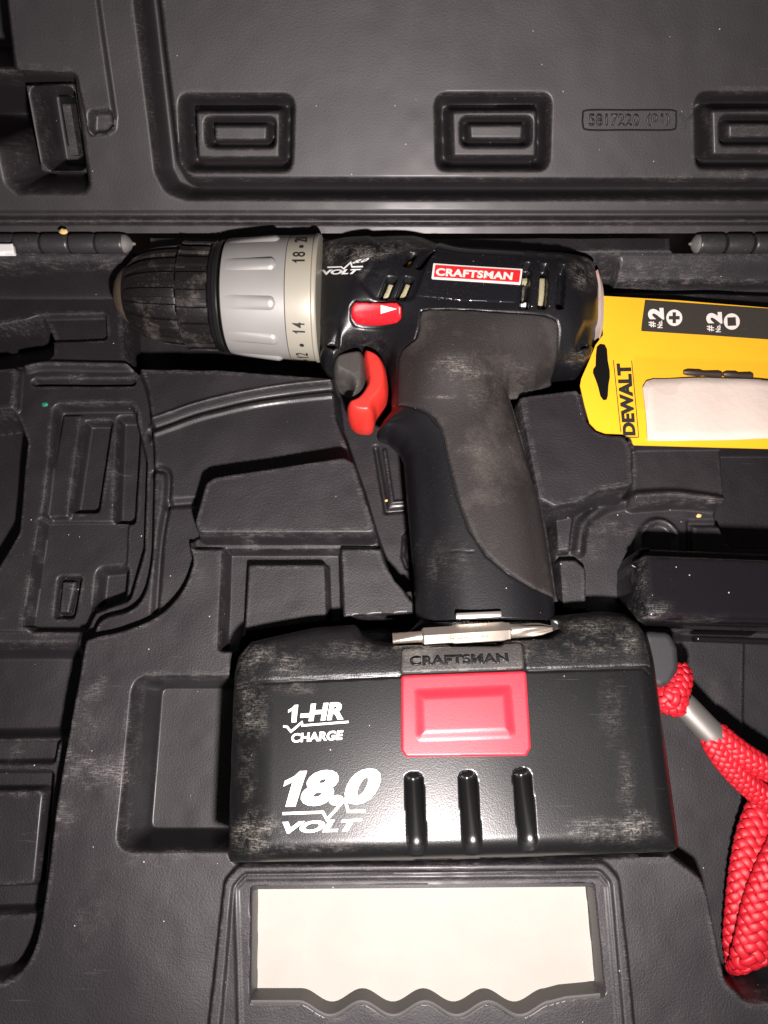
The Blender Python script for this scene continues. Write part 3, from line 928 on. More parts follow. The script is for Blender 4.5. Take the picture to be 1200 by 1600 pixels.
# parting ridges above the glossy panel
def bb(pts, w, z, tz=0.027):
    B.bead(smooth_open(on_fs(pts), 6), w / 1000.0, z / 1000.0)
bb([(500, 372), (590, 372), (640, 374), (672, 384), (700, 392), (780, 396), (884, 401)], 2.6, 1.2, 0.022)
bb([(640, 855), (690, 860), (740, 862)], 0.8, -0.25, 0.02)
bb([(870, 583), (926, 578)], 0.9, -0.35, 0.012)
bb([(498, 574), (528, 590)], 0.9, -0.35, 0.008)
B.Z = np.maximum(B.Z, ZA)
def bsurf(off):
    return lambda px, py: B.at(px, py, off)
def spots(x, y, z, lst, p=1.6):
    px, py = to_px(x, y, z); w = np.zeros_like(x)
    for (cx, cy, rx, ry, a) in lst:
        w += a * np.exp(-(((px - cx) / rx) ** 2 + ((py - cy) / ry) ** 2) ** p)
    return w
def body_wear(x, y, d):
    w = spots(x, y, B.sample(x, y), ((555, 390, 62, 16, 2.0), (530, 400, 40, 14, 1.6), (622, 380, 40, 12, 1.6), (580, 374, 70, 7, 0.8), (912, 424, 20, 26, 2.2), (500, 470, 8, 70, 0.4), (560, 540, 60, 20, 0.25),
                                     (760, 388, 100, 6, 0.7), (570, 425, 30, 14, 0.5), (905, 560, 30, 14, 0.5), (690, 880, 60, 40, 0.2)))
    return np.clip(w, 0, 2.2)
body = obj("housing", patch("housing", outline, lambda x, y, d: B.sample(x, y), 0.0005, mirror=ZA, sharp=None, wear=body_wear), M['body'], drill)

# rubber overmould
RUB = [(659, 487), (697, 485), (780, 489), (852, 495), (868, 502), (872, 514), (871, 580), (862, 601), (834, 603.5), (810, 606), (797, 611), (795, 621), (807, 656), (828, 727),
       (846, 787), (858, 855), (868, 928), (868, 940), (831, 918), (794, 895), (760, 866), (734, 825), (715, 772), (700, 712), (689, 667), (670, 645), (647, 636), (626, 632), (622, 626),
       (624, 560), (634, 543), (650, 531), (656, 512)]
rub_w = []
for x, y in RUB:
    p = FS.at(x, y, 0.0); rub_w.append((p[0], p[1]))
rub_w = smooth_closed(rub_w, 2)
def rub_z(x, y, d):
    return FS.sample(x, y) + 0.0010
def rub_wear(x, y, d):
    w = spots(x, y, B.sample(x, y), ((708, 578, 34, 20, 1.5), (700, 566, 20, 12, 0.8), (745, 590, 25, 40, 0.5), (770, 600, 60, 60, 0.4), (735, 705, 20, 9, 0.9), (692, 622, 30, 2.5, 1.2), (815, 640, 20, 60, 0.4)))
    return np.clip(w + 0.5 * np.exp(-d / 0.0009), 0, 1.5)
obj("rubber_grip", patch("rubber_grip", rub_w, rub_z, 0.0005, roll=0.0009, depth=0.0016, wear=rub_wear), M['rubber'], drill)

# glossy name panel on the motor housing
PAN = [(688, 394), (760, 397), (812, 400), (808, 474), (720, 470), (648, 464)]
pan_w = [FS.at(x, y, 0.0)[:2] for x, y in PAN]
panel = obj("name_panel", patch("name_panel", fillet(pan_w, 0.0015), lambda x, y, d: B.sample(x, y) + 0.0004, 0.0005, roll=0.0004, depth=0.001), M['gloss'], drill)
for nm, q in (("vent_bar", [(830, 405), (842, 405), (840, 480), (829, 480)]), ("vent_bar", [(858, 406), (871, 407), (868, 480), (856, 480)])):
    w = [FS.at(x, y, 0.0)[:2] for x, y in q]
    obj(nm, patch(nm, fillet(w, 0.0006), lambda x, y, d: B.sample(x, y) + 0.0003, 0.0005, roll=0.0003, depth=0.001), M['gloss'], drill)
# brand label
def lab(q, off, r=0.0004):
    w = [FS.at(x, y, 0.0)[:2] for x, y in q]
    w2 = []
    for i in range(len(w)):
        a = np.array(w[i]); b = np.array(w[(i + 1) % len(w)])
        w2 += [tuple(a + (b - a) * k / 8) for k in range(8)]
    return patch("label", w2, lambda x, y, d: from_smooth_s(x, y) + off, 0.0005, depth=0.0006)
def from_smooth_s(x, y): return FS.sample(x, y)
plate = obj("brand_label", lab([(674, 437), (813, 446), (816, 422), (677, 413)], 0.0008), M['label_white'], drill)
obj("label_field", lab([(677.5, 434.5), (810.5, 443), (813, 424.5), (680, 416)], 0.0010), M['label_red'], plate)
place_text("label_lettering", "CRAFTSMAN", [(680.5, 430.5), (800, 437.5), (802, 425.5), (682, 418.5)], lambda px, py: FS.at(px, py, 0.00125), M['label_white'], plate, 0.045, 0, 8, 0, 1.08)
# small print by the chuck
place_text("volt_lettering", "VOLT", [(506, 429.5), (559, 428), (565, 420), (502, 421.5)], bsurf(0.0003), M['white_ink'], drill, 0.05, 0.25, 6)
strip("pulse_line", [(502, 418), (533, 417), (537, 420), (548, 410), (550, 417), (567, 416.5)], 2.2, bsurf(0.0003), M['white_ink'], drill)
place_text("volt_figures", "8.0", [(549, 412), (572, 409), (578, 403), (556, 406)], bsurf(0.0003), M['white_ink'], drill, 0.03, 0.3, 4)

# pale motor parts seen through the vents
def inner(q, name, m, dep):
    w = [FS.at(x, y, 0.0)[:2] for x, y in q]
    obj(name, patch(name, fillet(w, 0.0004), lambda x, y, d: B.sample(x, y) * 0 + FS.sample(x, y) - dep, 0.0005, roll=0.0004, depth=0.002), m, drill)
inner([(608, 434), (617, 435), (606, 458), (600, 462), (596, 462), (602, 448)], "field_coil", M['vent_pale'], 0.0046)
inner([(635, 434), (644, 436), (631, 464), (622, 463)], "field_coil", M['vent_pale'], 0.0046)
inner([(641, 397), (648, 399), (639, 411), (633, 410)], "field_coil", M['vent_amber'], 0.0046)
inner([(819, 424), (827, 424), (827, 432), (819, 432)], "commutator", M['vent_pale'], 0.0046)
inner([(816, 468), (825, 466), (823, 479), (815, 479)], "commutator", M['white'], 0.0028)
inner([(819, 440), (823, 440), (821, 462), (818, 462)], "brush_spring", M['steel'], 0.0036)
inner([(846, 424), (855, 424), (854, 452), (850, 478), (843, 478), (846, 450)], "commutator", M['vent_pale'], 0.0046)

inner([(510, 533), (521, 533), (521, 544), (510, 544)], "screw_hole_shade", M['dark'], 0.0046)  # black patches stand in for the shade down the screw wells
inner([(911, 534), (919, 534), (919, 542), (911, 542)], "screw_hole_shade", M['dark'], 0.0040)
# direction switch with its arrow
sw_w = fillet([FS.at(x, y, 0.0)[:2] for x, y in ((549, 482), (555, 475), (620, 475), (627, 482), (627, 496), (620, 502), (556, 502), (549, 495))], 0.001)
zsw = B.at(588, 475, 0)[2]
ysw0 = B.at(588, 486, 0)[1]
def sw_z(x, y, d):
    z = FS.sample(x, y) + 0.0024
    return np.minimum(z, FS.sample(x, y) + 0.0026 - np.clip(ysw0 - y, 0, 1) * 0.28)
sw = obj("direction_switch", patch("direction_switch", sw_w, sw_z, 0.0004, roll=0.0013, depth=0.004), M['red_switch'], drill)
bm = bmesh.new()
for f in [[(595, 476), (595, 488), (620, 482.5)]]:
    p = [FS.at(x, y, 0.00265) for x, y in f]
    bm.faces.new([bm.verts.new(q) for q in p])
bmesh.ops.recalc_face_normals(bm, faces=list(bm.faces))
for f in bm.faces:
    if f.normal.z < 0: f.normal_flip()
obj("arrow_mark", bm_mesh(bm, "arrow_mark", False), M['white_ink'], sw)

# trigger
TR_R = [(572, 556), (595, 559), (608, 574), (613, 596), (611, 618), (602, 632), (594, 641), (590, 655), (580, 660), (561, 658), (550, 650), (547, 640), (552, 632), (563, 627), (572, 616), (577, 600)]
TR_D = [(525, 578), (528, 565), (541, 557), (574, 555), (579, 590), (576, 612), (567, 623), (556, 630), (551, 631), (555, 616), (551, 603), (540, 597), (529, 590)]
def pill(q, zt, R):
    w = smooth_closed(PP([(x - 6, y - 4) for x, y in q], 0.009), 3)
    def zf(x, y, d):
        t = np.clip(1 - d / R, 0, 1)
        return zt * np.sqrt(np.clip(1 - t * t, 0, 1)) + 0.0005
    return w, zf
w, zf = pill(TR_D, 0.0135, 0.0032)
trig = obj("trigger", patch("trigger", w, zf, 0.0004, mirror=0.0), M['grey_trigger'], drill)
w, zf = pill(TR_R, 0.0148, 0.0032)
obj("trigger_insert", patch("trigger_insert", w, zf, 0.0004, mirror=0.0), M['red_trigger'], trig)

# chuck, collar and number ring share one axis
AX0 = np.array([P(171, 459, 0.012)[0], P(171, 459, 0.004)[1], 0.003]); AX1 = np.array([P(500, 466, 0.013)[0], P(500, 466, 0.004)[1], 0.003])
AXL = np.linalg.norm(AX1 - AX0)
PXL = AXL / (500 - 171)
def ax(px): return (px - 171) * PXL
def rad(px): return px * PXL * 0.965
def groove(n, depth, sharpness=6.0, ph=0.0, duty=0.5):
    def f(t, a):
        s = math.cos(n * a + ph)
        return depth * max(-1.0, min(1.0, s * sharpness)) * 0.5
    return f
chuck = obj("chuck", lathe("chuck", AX0, AX1, [(ax(172), rad(18)), (ax(173), rad(27)), (ax(179), rad(36)), (ax(187), rad(44)), (ax(198), rad(48))], 72), M['nose'], drill)
fr = [(187, 34), (188, 40), (192, 46), (198, 53), (205, 60), (213, 66), (225, 72), (237, 76), (250, 78.5), (263, 80), (281, 81.5), (283.5, 81)]
def m1(t, a):
    px = t / PXL + 171
    k = min(1, max(0, (px - 197) / 8.0))
    s = math.cos(20 * a)
    return -rad(5.2) * k * (1 if s > 0.0 else 0)
obj("front_sleeve", lathe("front_sleeve", AX0, AX1, [(ax(a), rad(b)) for a, b in fr] + [(ax(284), rad(78))], 400, m1, sharp=30), M['chuck'], chuck)
bk = [(285.5, 76), (286, 83), (288, 86), (300, 87), (315, 87.5), (332, 87.5), (334, 86)]
def m2(t, a):
    px = t / PXL + 171
    s = math.cos(20 * a + 0.5)
    return -rad(5.0) * (1 if (s > 0.0 and 287 < px < 333) else 0) + (rad(2.2) * (1 if abs(math.sin(a * 1.5 + 0.9)) > 0.8 and px < 296 else 0))
obj("rear_sleeve", lathe("rear_sleeve", AX0, AX1, [(ax(a), rad(b)) for a, b in bk] + [(ax(335), rad(72))], 400, m2, sharp=30), M['chuck'], chuck)
obj("sleeve_ring", lathe("sleeve_ring", AX0, AX1, [(ax(335.2), rad(80)), (ax(336), rad(88)), (ax(339), rad(89)), (ax(341), rad(87)), (ax(342), rad(80))], 120), M['device'], chuck)
obj("gap_ring", lathe("gap_ring", AX0, AX1, [(ax(341.5), rad(60)), (ax(342), rad(88)), (ax(348), rad(90)), (ax(350), rad(89))], 120), M['ring_dark'], chuck)
cprof = [(345, 80), (345.5, 88), (348, 91.5), (356, 93), (380, 95), (410, 97), (440, 98.5), (452, 99)]
collar = obj("torque_collar", lathe("torque_collar", AX0, AX1, [(ax(a + 8 * (452 - a) / 107), rad(b)) for a, b in cprof] + [(ax(452.5), rad(92))], 200), M['silver'], drill)
ring = obj("number_ring", lathe("number_ring", AX0, AX1, [(ax(453), rad(92)), (ax(453.3), rad(98.5)), (ax(470), rad(99.7)), (ax(488), rad(100.6)), (ax(491), rad(100.4)), (ax(493), rad(103)), (ax(497), rad(103)), (ax(499), rad(101)), (ax(500), rad(80))], 200), M['num_ring'], collar)
e1 = (AX1 - AX0) / AXL; e3 = np.array([0, 0, 1.0]); e2 = np.cross(e3, e1)
def on_collar(px, ang, r_extra=0.0):
    """point on the collar at photo-scale position px along the axis and angle from the top towards the upper edge"""
    t = ax(px)
    rr = rad(np.interp(px, [345, 348, 380, 410, 440, 470, 490, 500], [88, 91.5, 95, 97, 98.5, 99.7, 100.6, 101])) + r_extra
    p = AX0 + e1 * t + e3 * (rr * math.cos(ang)) + e2 * (rr * math.sin(ang))
    return tuple(p)
# finger grips of the collar: long rounded ramps
for k in range(10):
    a0 = math.radians(1.0 + 36 * k)
    bm = bmesh.new(); n1, n2 = 20, 8; g = []
    for i in range(n1 + 1):
        s = i / n1; row = []
        px = 362 + (440 - 362) * s
        hw = 0.115 * (1.0 if s < 0.88 else max(0.02, math.sqrt(max(0, 1 - ((s - 0.88) / 0.12) ** 2))))
        for j in range(n2 + 1):
            u = j / n2 * 2 - 1
            hgt = 0.0014 * (0.12 + 0.88 * min(1, s * 1.1)) * (1 - abs(u) ** 3.5)
            if s > 0.93: hgt *= max(0, (1 - s) / 0.07)
            row.append(bm.verts.new(on_collar(px, a0 + hw * u, hgt - 0.00012)))
        g.append(row)
    for i in range(n1):
        for j in range(n2):
            bm.faces.new((g[i][j], g[i + 1][j], g[i + 1][j + 1], g[i][j + 1]))
    bmesh.ops.recalc_face_normals(bm, faces=list(bm.faces))
    obj("finger_grip", bm_mesh(bm, "finger_grip", True, 50), M['silver'], collar)
# torque figures run round the ring; each is wrapped onto it
def ring_text(s, deg, size_deg, x0, x1, bold=0.0):
    bm = one_flat() if s == '1' else text_flat(s, bold, 0, 5)
    for v in bm.verts:
        u, w = v.co.x, v.co.y
        v.co = on_collar(x1 + (x0 - x1) * w, math.radians(deg + (u - 0.5) * size_deg), 0.00018)
    bmesh.ops.recalc_face_normals(bm, faces=list(bm.faces))
    obj("ring_figure", bm_mesh(bm, "ring_figure", False), M['ink'], ring)
def ring_dot(deg, px=475, r=3.6):
    bm = bmesh.new()
    vs = [bm.verts.new(on_collar(px + r * math.cos(k / 14 * 2 * math.pi), math.radians(deg) + r * PXL / rad(100) * math.sin(k / 14 * 2 * math.pi), 0.00018)) for k in range(14)]
    bm.faces.new(vs); bmesh.ops.recalc_face_normals(bm, faces=list(bm.faces))
    obj("ring_dot", bm_mesh(bm, "ring_dot", False), M['ink'], ring)
for s_, dg_, sd_ in (("20", 33, 12), ("18", 7, 12), ("16", -25, 11), ("14", -57, 11), ("12", -94, 12)):
    if s_ not in ("16",):
        if s_[0] == '1':
            ring_text('1', dg_ - sd_ * 0.36, sd_ * 0.26, 463, 482)
        else:
            ring_text(s_[0], dg_ - sd_ * 0.29, sd_ * 0.46, 463, 482, 0.01)
        ring_text(s_[1], dg_ + sd_ * 0.26, sd_ * 0.48, 463, 482, 0.01)
for dg_ in (20, -76, -108):
    ring_dot(dg_)

# ------------------------------------------------------------------ battery pack
ZB = 0.0285
BOUT = [(368, 1340), (362, 1325), (366, 1085), (368, 1060), (374, 1026), (391, 1002), (439, 990), (490, 978), (554, 973), (560, 980), (568, 992), (586, 1002), (613, 1004), (640, 985), (660, 962),
        (884, 957), (940, 951), (980, 955), (1000, 971), (1011, 996), (1021, 1048), (1033, 1160), (1048, 1292), (1046, 1314), (1036, 1324), (820, 1333), (660, 1338)]
bw = fillet(PP(BOUT, 0.014), 0.002, 3)
xs = [p[0] for p in bw]; ys = [p[1] for p in bw]
C = Field(min(xs) - 0.004, max(xs) + 0.004, min(ys) - 0.004, max(ys) + 0.004, 0.0005, ZB)
SDb = -sdf_poly(C.X, C.Y, bw)
def rollq(d, R, hgt):
    t = np.clip(1 - np.clip(d, 0, 9) / R, 0, 1)
    return hgt * (1 - np.sqrt(np.clip(1 - t * t, 0, 1)))
def side(a, b, z):
    """distance to the right of the line a-b given in photo pixels"""
    p = np.array(P(*a, z)); q = np.array(P(*b, z)); d = (q - p) / np.hypot(*(q - p))
    return (C.X - p[0]) * d[1] - (C.Y - p[1]) * d[0]
dl = side((362, 1330), (367, 1060), 0.014)
dr = side((1020, 1048), (1048, 1310), 0.014)
dbm = side((1040, 1326), (368, 1342), 0.014)
drop = np.maximum.reduce([rollq(dl, 0.017, 0.010), rollq(dr, 0.009, 0.009), rollq(dbm, 0.0085, 0.010), rollq(SDb, 0.005, 0.007)])
ds = side((366, 1068), (1021, 1046), ZB)       # below the seam is positive
cap_t = np.clip(-ds / 0.023, 0, 1.2)
yb_ = P(700, 1180, ZB)[1]
C.Z = ZB - drop - 0.011 * cap_t ** 2.0 - 0.080 * (C.Y - yb_) - 1.2 * (C.X - P(690, 1180, ZB)[0]) ** 2 * 0.25
# hollow where the face is held, very slight
C.Z -= 0.0006 * np.exp(-(((C.X - P(890, 1180, ZB)[0]) / 0.02) ** 2 + ((C.Y - P(890, 1180, ZB)[1]) / 0.02) ** 2))
C.bead(PP([(366, 1076), (400, 1067), (626, 1056)], ZB), 0.0011, -0.0008)
C.bead(PP([(826, 1048), (1010, 1043), (1022, 1052)], ZB), 0.0011, -0.0008)
def csurf(off): return lambda px, py: C.at(px, py, off)
for x, y0, y1, sl in ((646, 1207, 1322, 5), (730, 1205, 1320, 7), (815, 1201, 1315, 9)):
    q_ = PP([(x - 14, y0), (x + 14, y0), (x + 16 + sl, y1 + 16), (x - 13 + sl, y1 + 16)], ZB)
    m_ = np.clip(-sdf_poly(C.X, C.Y, fillet(q_, 0.0034)) / 0.0034, 0, 1)
    f_ = np.clip((C.Y - q_[2][1]) / (q_[0][1] - q_[2][1]), 0, 1)
    C.Z -= np.sqrt(1 - (1 - m_) ** 2) * (0.0009 + 0.0044 * f_)
C.sink(PP([(612, 1006), (640, 985), (668, 966), (866, 958), (886, 968), (884, 984), (862, 994), (792, 998), (784, 1008), (706, 1008), (700, 1003)], 0.024), 0.0135, 0.0014, 0.0015)
def bat_wear(x, y, d):
    w = spots(x, y, C.sample(x, y), ((420, 1034, 60, 22, 1.3), (400, 1010, 30, 12, 1.0), (560, 1016, 70, 14, 0.9), (930, 990, 50, 26, 1.5), (985, 1000, 14, 30, 1.0), (392, 1110, 26, 50, 1.1), (385, 1220, 14, 60, 0.8), (402, 1302, 40, 30, 1.7),
        (500, 1322, 90, 9, 0.7), (955, 1110, 20, 60, 0.35), (978, 1225, 14, 50, 0.45), (950, 1298, 60, 18, 1.5), (1000, 1290, 24, 24, 1.2), (890, 1016, 90, 20, 0.6), (470, 1075, 40, 10, 0.6), (620, 1312, 60, 8, 0.5)))
    return np.clip(0.72 * w + 0.4 * np.exp(-d / 0.0010), 0, 2)
bat = obj("battery_pack", patch("battery_pack", bw, lambda x, y, d: C.sample(x, y), 0.0005, bottom=FLOOR + 0.0006, sharp=None, wear=bat_wear), M['battery'], drill)
# rough upper cap of the pack
CAPP = [(368, 1072), (400, 1064), (626, 1053), (627, 1014), (700, 1011), (704, 1010), (610, 1008), (586, 1005), (568, 995), (558, 984), (553, 977), (490, 982), (439, 994), (395, 1006), (379, 1028), (370, 1058)]
cw = fillet([C.at(x, y, 0)[:2] for x, y in CAPP], 0.001)
obj("pack_cap", patch("pack_cap", cw, lambda x, y, d: C.sample(x, y) + 0.0004, 0.0005, roll=0.0004, depth=0.001, wear=bat_wear), M['battery_cap'], bat)
CAPR = [(822, 1046), (1010, 1040), (1017, 1044), (1008, 1002), (996, 976), (976, 959), (940, 955), (890, 962), (891, 974), (886, 988), (864, 998), (800, 1002), (818, 1006)]
cw = fillet([C.at(x, y, 0)[:2] for x, y in CAPR], 0.001)
obj("pack_cap", patch("pack_cap", cw, lambda x, y, d: C.sample(x, y) + 0.0004, 0.0005, roll=0.0004, depth=0.001, wear=bat_wear), M['battery_cap'], bat)
for x, y0, y1, sl in ((646, 1207, 1322, 5), (730, 1205, 1320, 7), (815, 1201, 1315, 9)):
    w = fillet(PP([(x - 14, y0 - 2), (x + 14, y0 - 2), (x + 14 + sl, y1 + 1), (x - 12 + sl, y1 + 1)], ZB), 0.0032, 8)
    obj("finger_flute", patch("finger_flute", w, lambda x_, y_, d: C.sample(x_, y_) + 0.00015, 0.0004, depth=0.0008), M['flute'], bat)
# release button
BZ = ZB
bt = fillet([C.at(x, y, 0.001)[:2] for x, y in ((627, 1055), (822, 1048), (830, 1168), (823, 1181), (634, 1183), (627, 1173))], 0.0012)
def bt_z(x, y, d): return C.sample(x, y) + 0.0012
btn = obj("release_button", patch("release_button", bt, bt_z, 0.0004, roll=0.0009, depth=0.003), M['red'], bat)
pd = fillet(PP([(646, 1076), (802, 1069), (808, 1148), (800, 1155), (655, 1160), (648, 1152)], ZB + 0.002), 0.0022)
def pd_z(x, y, d):
    t = np.clip(d / 0.0042, 0, 1)
    return C.sample(x, y) + 0.0013 + 0.0011 * sstep(t)
obj("button_pad", patch("button_pad", pd, pd_z, 0.0004, depth=0.0004), M['red'], btn)
# raised name badge above the button
bd_px = [(628, 1014), (815, 1005), (819, 1045), (626, 1052)]
bd = fillet([C.at(x, y, 0.0008)[:2] for x, y in bd_px], 0.0012)
badge = obj("name_badge", patch("name_badge", bd, lambda x, y, d: C.sample(x, y) + 0.0013, 0.0005, roll=0.0006, depth=0.002), M['badge'], bat)
place_text("badge_lettering", "CRAFTSMAN", [(640, 1041), (795, 1036), (793, 1021), (640, 1026)], csurf(0.00125), M['battery_cap'], badge, 0.045, 0, 6, 0.0007, 1.06)
# printing
def z9(x, y): return (340 + x / 3.3333, 920 + y / 3.3333)
def q9(*p): return [z9(*k) for k in p]
SU = csurf(0.00022)
place_text("charge_figures", "1", q9((370, 697), (414, 694), (420, 604), (366, 608)), SU, M['white_ink'], bat, 0.0, 0.08, 5)
place_text("charge_figures", "-HR", q9((430, 692), (655, 680), (665, 588), (430, 603)), SU, M['white_ink'], bat, 0.045, 0.10, 5)
strip("pulse_line", q9((342, 716), (362, 719), (382, 744), (438, 696), (442, 712), (682, 693)), 3.2, SU, M['white_ink'], bat)
place_text("charge_lettering", "CHARGE", q9((384, 802), (650, 786), (655, 736), (384, 754)), SU, M['white_ink'], bat, 0.035, 0.05, 5)
place_text("volt_figures", "1", q9((340, 1136), (448, 1132), (466, 948), (345, 953)), SU, M['white_ink'], bat, 0.0, 0.36, 5)
place_text("volt_figures", "8.0", q9((432, 1134), (838, 1120), (856, 932), (440, 948)), SU, M['white_ink'], bat, 0.055, 0.24, 5)
strip("pulse_line", q9((338, 1171), (548, 1163), (570, 1202), (664, 1096), (680, 1160), (770, 1157)), 4.2, SU, M['white_ink'], bat)
place_text("volt_lettering", "VOLT", q9((340, 1275), (742, 1262), (756, 1196), (338, 1214)), SU, M['white_ink'], bat, 0.045, 0.25, 5)

# clip that holds the bit
bm = bmesh.new()
c = C.at(742, 967, 0)
box_bm(bm, Vector((c[0], c[1], 0.0225)), (0.0175, 0.0024, 0.0044), Matrix.Rotation(math.radians(2.5), 4, 'Z')); bevel_all(bm, 0.0008)
obj("bit_clip", bm_mesh(bm, "bit_clip"), M['chrome'], bat)

# ------------------------------------------------------------------ double-ended bit
bz = 0.0205
A = np.array([*P(613, 997.5, bz), bz]); Bq = np.array([*P(863, 982, bz), bz])
L_ = np.linalg.norm(Bq - A); k_ = L_ / 250.0
bit = empty("screwdriver_bit", tuple((A + Bq) / 2 - np.array([0, 0, 0.004])), "double-ended steel screwdriver bit lying in the slot on top of the battery", "bit")
hexr = 14.5 * k_
obj("hex_shank", lathe("hex_shank", A, Bq, [(46 * k_, hexr * 0.8), (49 * k_, hexr), (92 * k_, hexr), (96 * k_, hexr * 1.12), (172 * k_, hexr * 1.12), (178 * k_, hexr), (182 * k_, hexr), (185 * k_, hexr * 0.8)], 6, sharp=25), M['steel'], bit)
def flat_mod(t, a):
    r = 8.5 * k_; u = 1 - min(1, max(0, t / (40 * k_)))
    lim = r * (1 - 0.62 * u)
    c = abs(math.cos(a - 0.5))
    return min(0.0, lim / max(c, 1e-3) - r) if c * r > lim else 0.0
obj("flat_tip", lathe("flat_tip", A, Bq, [(0.5 * k_, 8.5 * k_), (12 * k_, 8.5 * k_), (26 * k_, 8.5 * k_), (38 * k_, 8.7 * k_), (47 * k_, 9.5 * k_)], 48, flat_mod), M['steel'], bit)
def ph_mod(t, a):
    u = min(1, max(0, (t / k_ - 196) / 22))
    c = abs(math.cos(2 * (a + 0.55)))
    return -4.6 * k_ * u * max(0, c - 0.35) / 0.65
obj("cross_tip", lathe("cross_tip", A, Bq, [(184 * k_, 11.0 * k_), (196 * k_, 11.0 * k_), (206 * k_, 11.0 * k_), (218 * k_, 11.0 * k_), (232 * k_, 9.5 * k_), (242 * k_, 6.5 * k_), (249 * k_, 4.6 * k_), (250 * k_, 4.2 * k_)], 64, ph_mod), M['steel'], bit)
def bit_surf(px, py): return (*P(px, py, bz + hexr * 0.94), bz + hexr * 0.98)
place_text("bit_engraving", "DEWALT P2-S2", [(763, 987), (702, 993), (702, 1000), (763, 995)], bit_surf, mat("engraving", (0.22, 0.17, 0.13), 0.6), bit, 0.0, 0, 2)

# ================================================================== white card in the case frame
def in_z(z): return lambda x, y, d: np.full_like(x, z)
cardw = PP([(380, 1380), (940, 1374), (962, 1592), (372, 1596)], -0.0095)
wc = obj("paper_insert", patch("paper_insert", cardw, lambda x, y, d: -0.0098 + 0.0003 * np.sin(x * 40) * np.sin(y * 60), 0.002, depth=0.0006), M['white_card'])
tag(wc, "blank white card lying in the framed window of the case below the battery", "card")
# grey scalloped lip on the near side of the window
bm = bmesh.new(); prev = None
LZ = 0.0024
for x, y in WAVE:
    t = P(x, y, LZ); ti = (t[0], t[1] + 0.0006); to = (t[0], t[1] - 0.0007)
    vs = [bm.verts.new((*ti, -0.0105)), bm.verts.new((*ti, LZ - 0.0003)), bm.verts.new((*t, LZ)), bm.verts.new((*to, LZ - 0.0003)), bm.verts.new((*to, -0.0105))]
    if prev:
        for j in range(4):
            bm.faces.new((prev[j], prev[j + 1], vs[j + 1], vs[j]))
    prev = vs
bmesh.ops.recalc_face_normals(bm, faces=list(bm.faces))
obj("scalloped_lip", bm_mesh(bm, "scalloped_lip"), M['lip'], case)

bm = bmesh.new(); prev = None
for x, y in [(392, 1567), (393, 1480), (394, 1395), (396, 1389), (402, 1387.5), (660, 1385.5), (920, 1383.5), (926, 1385), (929, 1391), (937, 1470), (944, 1548), (943, 1554), (936, 1556)]:
    t = np.array(P(x, y, 0.0018)); cc = np.array(P(665, 1475, 0.0018)); dd = (cc - t); dd = np.sign(dd) * np.array([0.0003, 0.0005]) * (np.abs(dd) > 0.004)
    vs = [bm.verts.new((*(t + dd), -0.0105)), bm.verts.new((*(t + dd), 0.0015)), bm.verts.new((*(t + dd * 0.4), 0.0021)), bm.verts.new((*(t - dd * 1.6), 0.0018)), bm.verts.new((*(t - dd * 1.8), -0.004))]
    if prev:
        for j in range(4):
            bm.faces.new((prev[j], prev[j + 1], vs[j + 1], vs[j]))
    prev = vs
bmesh.ops.recalc_face_normals(bm, faces=list(bm.faces))
obj("window_frame", bm_mesh(bm, "window_frame"), M['knuckle'], case)

# ================================================================== yellow bit package
pk = empty("bit_package", (*P(1100, 590), 0.001), "yellow carded pack of bits with a paper sticker tucked beside the drill", "package")
CZ = 0.0075
def card_z(x, y, d):
    return CZ + 0.0008 * np.sin(x * 22 + 0.4) - 0.010 * np.clip(-(y - P(600, 560, CZ)[1]), 0, 1) * 1.2
CARD = [(938, 463), (1060, 469), (1200, 479.5), (1460, 499), (1460, 706), (1200, 699.5), (990, 695), (986, 684), (974, 678), (946, 677), (932, 672), (921, 661), (913, 633), (906, 603), (908, 592), (920, 565), (930, 540), (942, 524)]
cwp = PP(CARD, CZ)
card = obj("backing_card", patch("backing_card", fillet(cwp, 0.0008), card_z, 0.0006, depth=0.0006), M['card'], pk)
def card_at(off):
    def f(px, py):
        z = CZ
        for _ in range(4):
            x, y = P(px, py, z); z = float(card_z(np.array([x]), np.array([y]), None)[0]) + off
        return (x, y, z)
    return f
def on_card(name, pts, off, m, h=0.0006, r=0.0, extra=None, depth=0.0002):
    w = [card_at(off)(x, y)[:2] for x, y in pts]
    if r: w = fillet(w, r, 6)
    zf = (lambda x, y, d: card_z(x, y, d) + off) if extra is None else (lambda x, y, d: card_z(x, y, d) + off + extra(x, y, d))
    return obj(name, patch(name, w, zf, h, depth=depth), m, card)
band = on_card("black_band", [(1008, 468.5), (1200, 482), (1460, 501), (1460, 552), (1200, 530), (1100, 523), (1002, 517), (1003, 505)], 0.00025, M['card_black'])
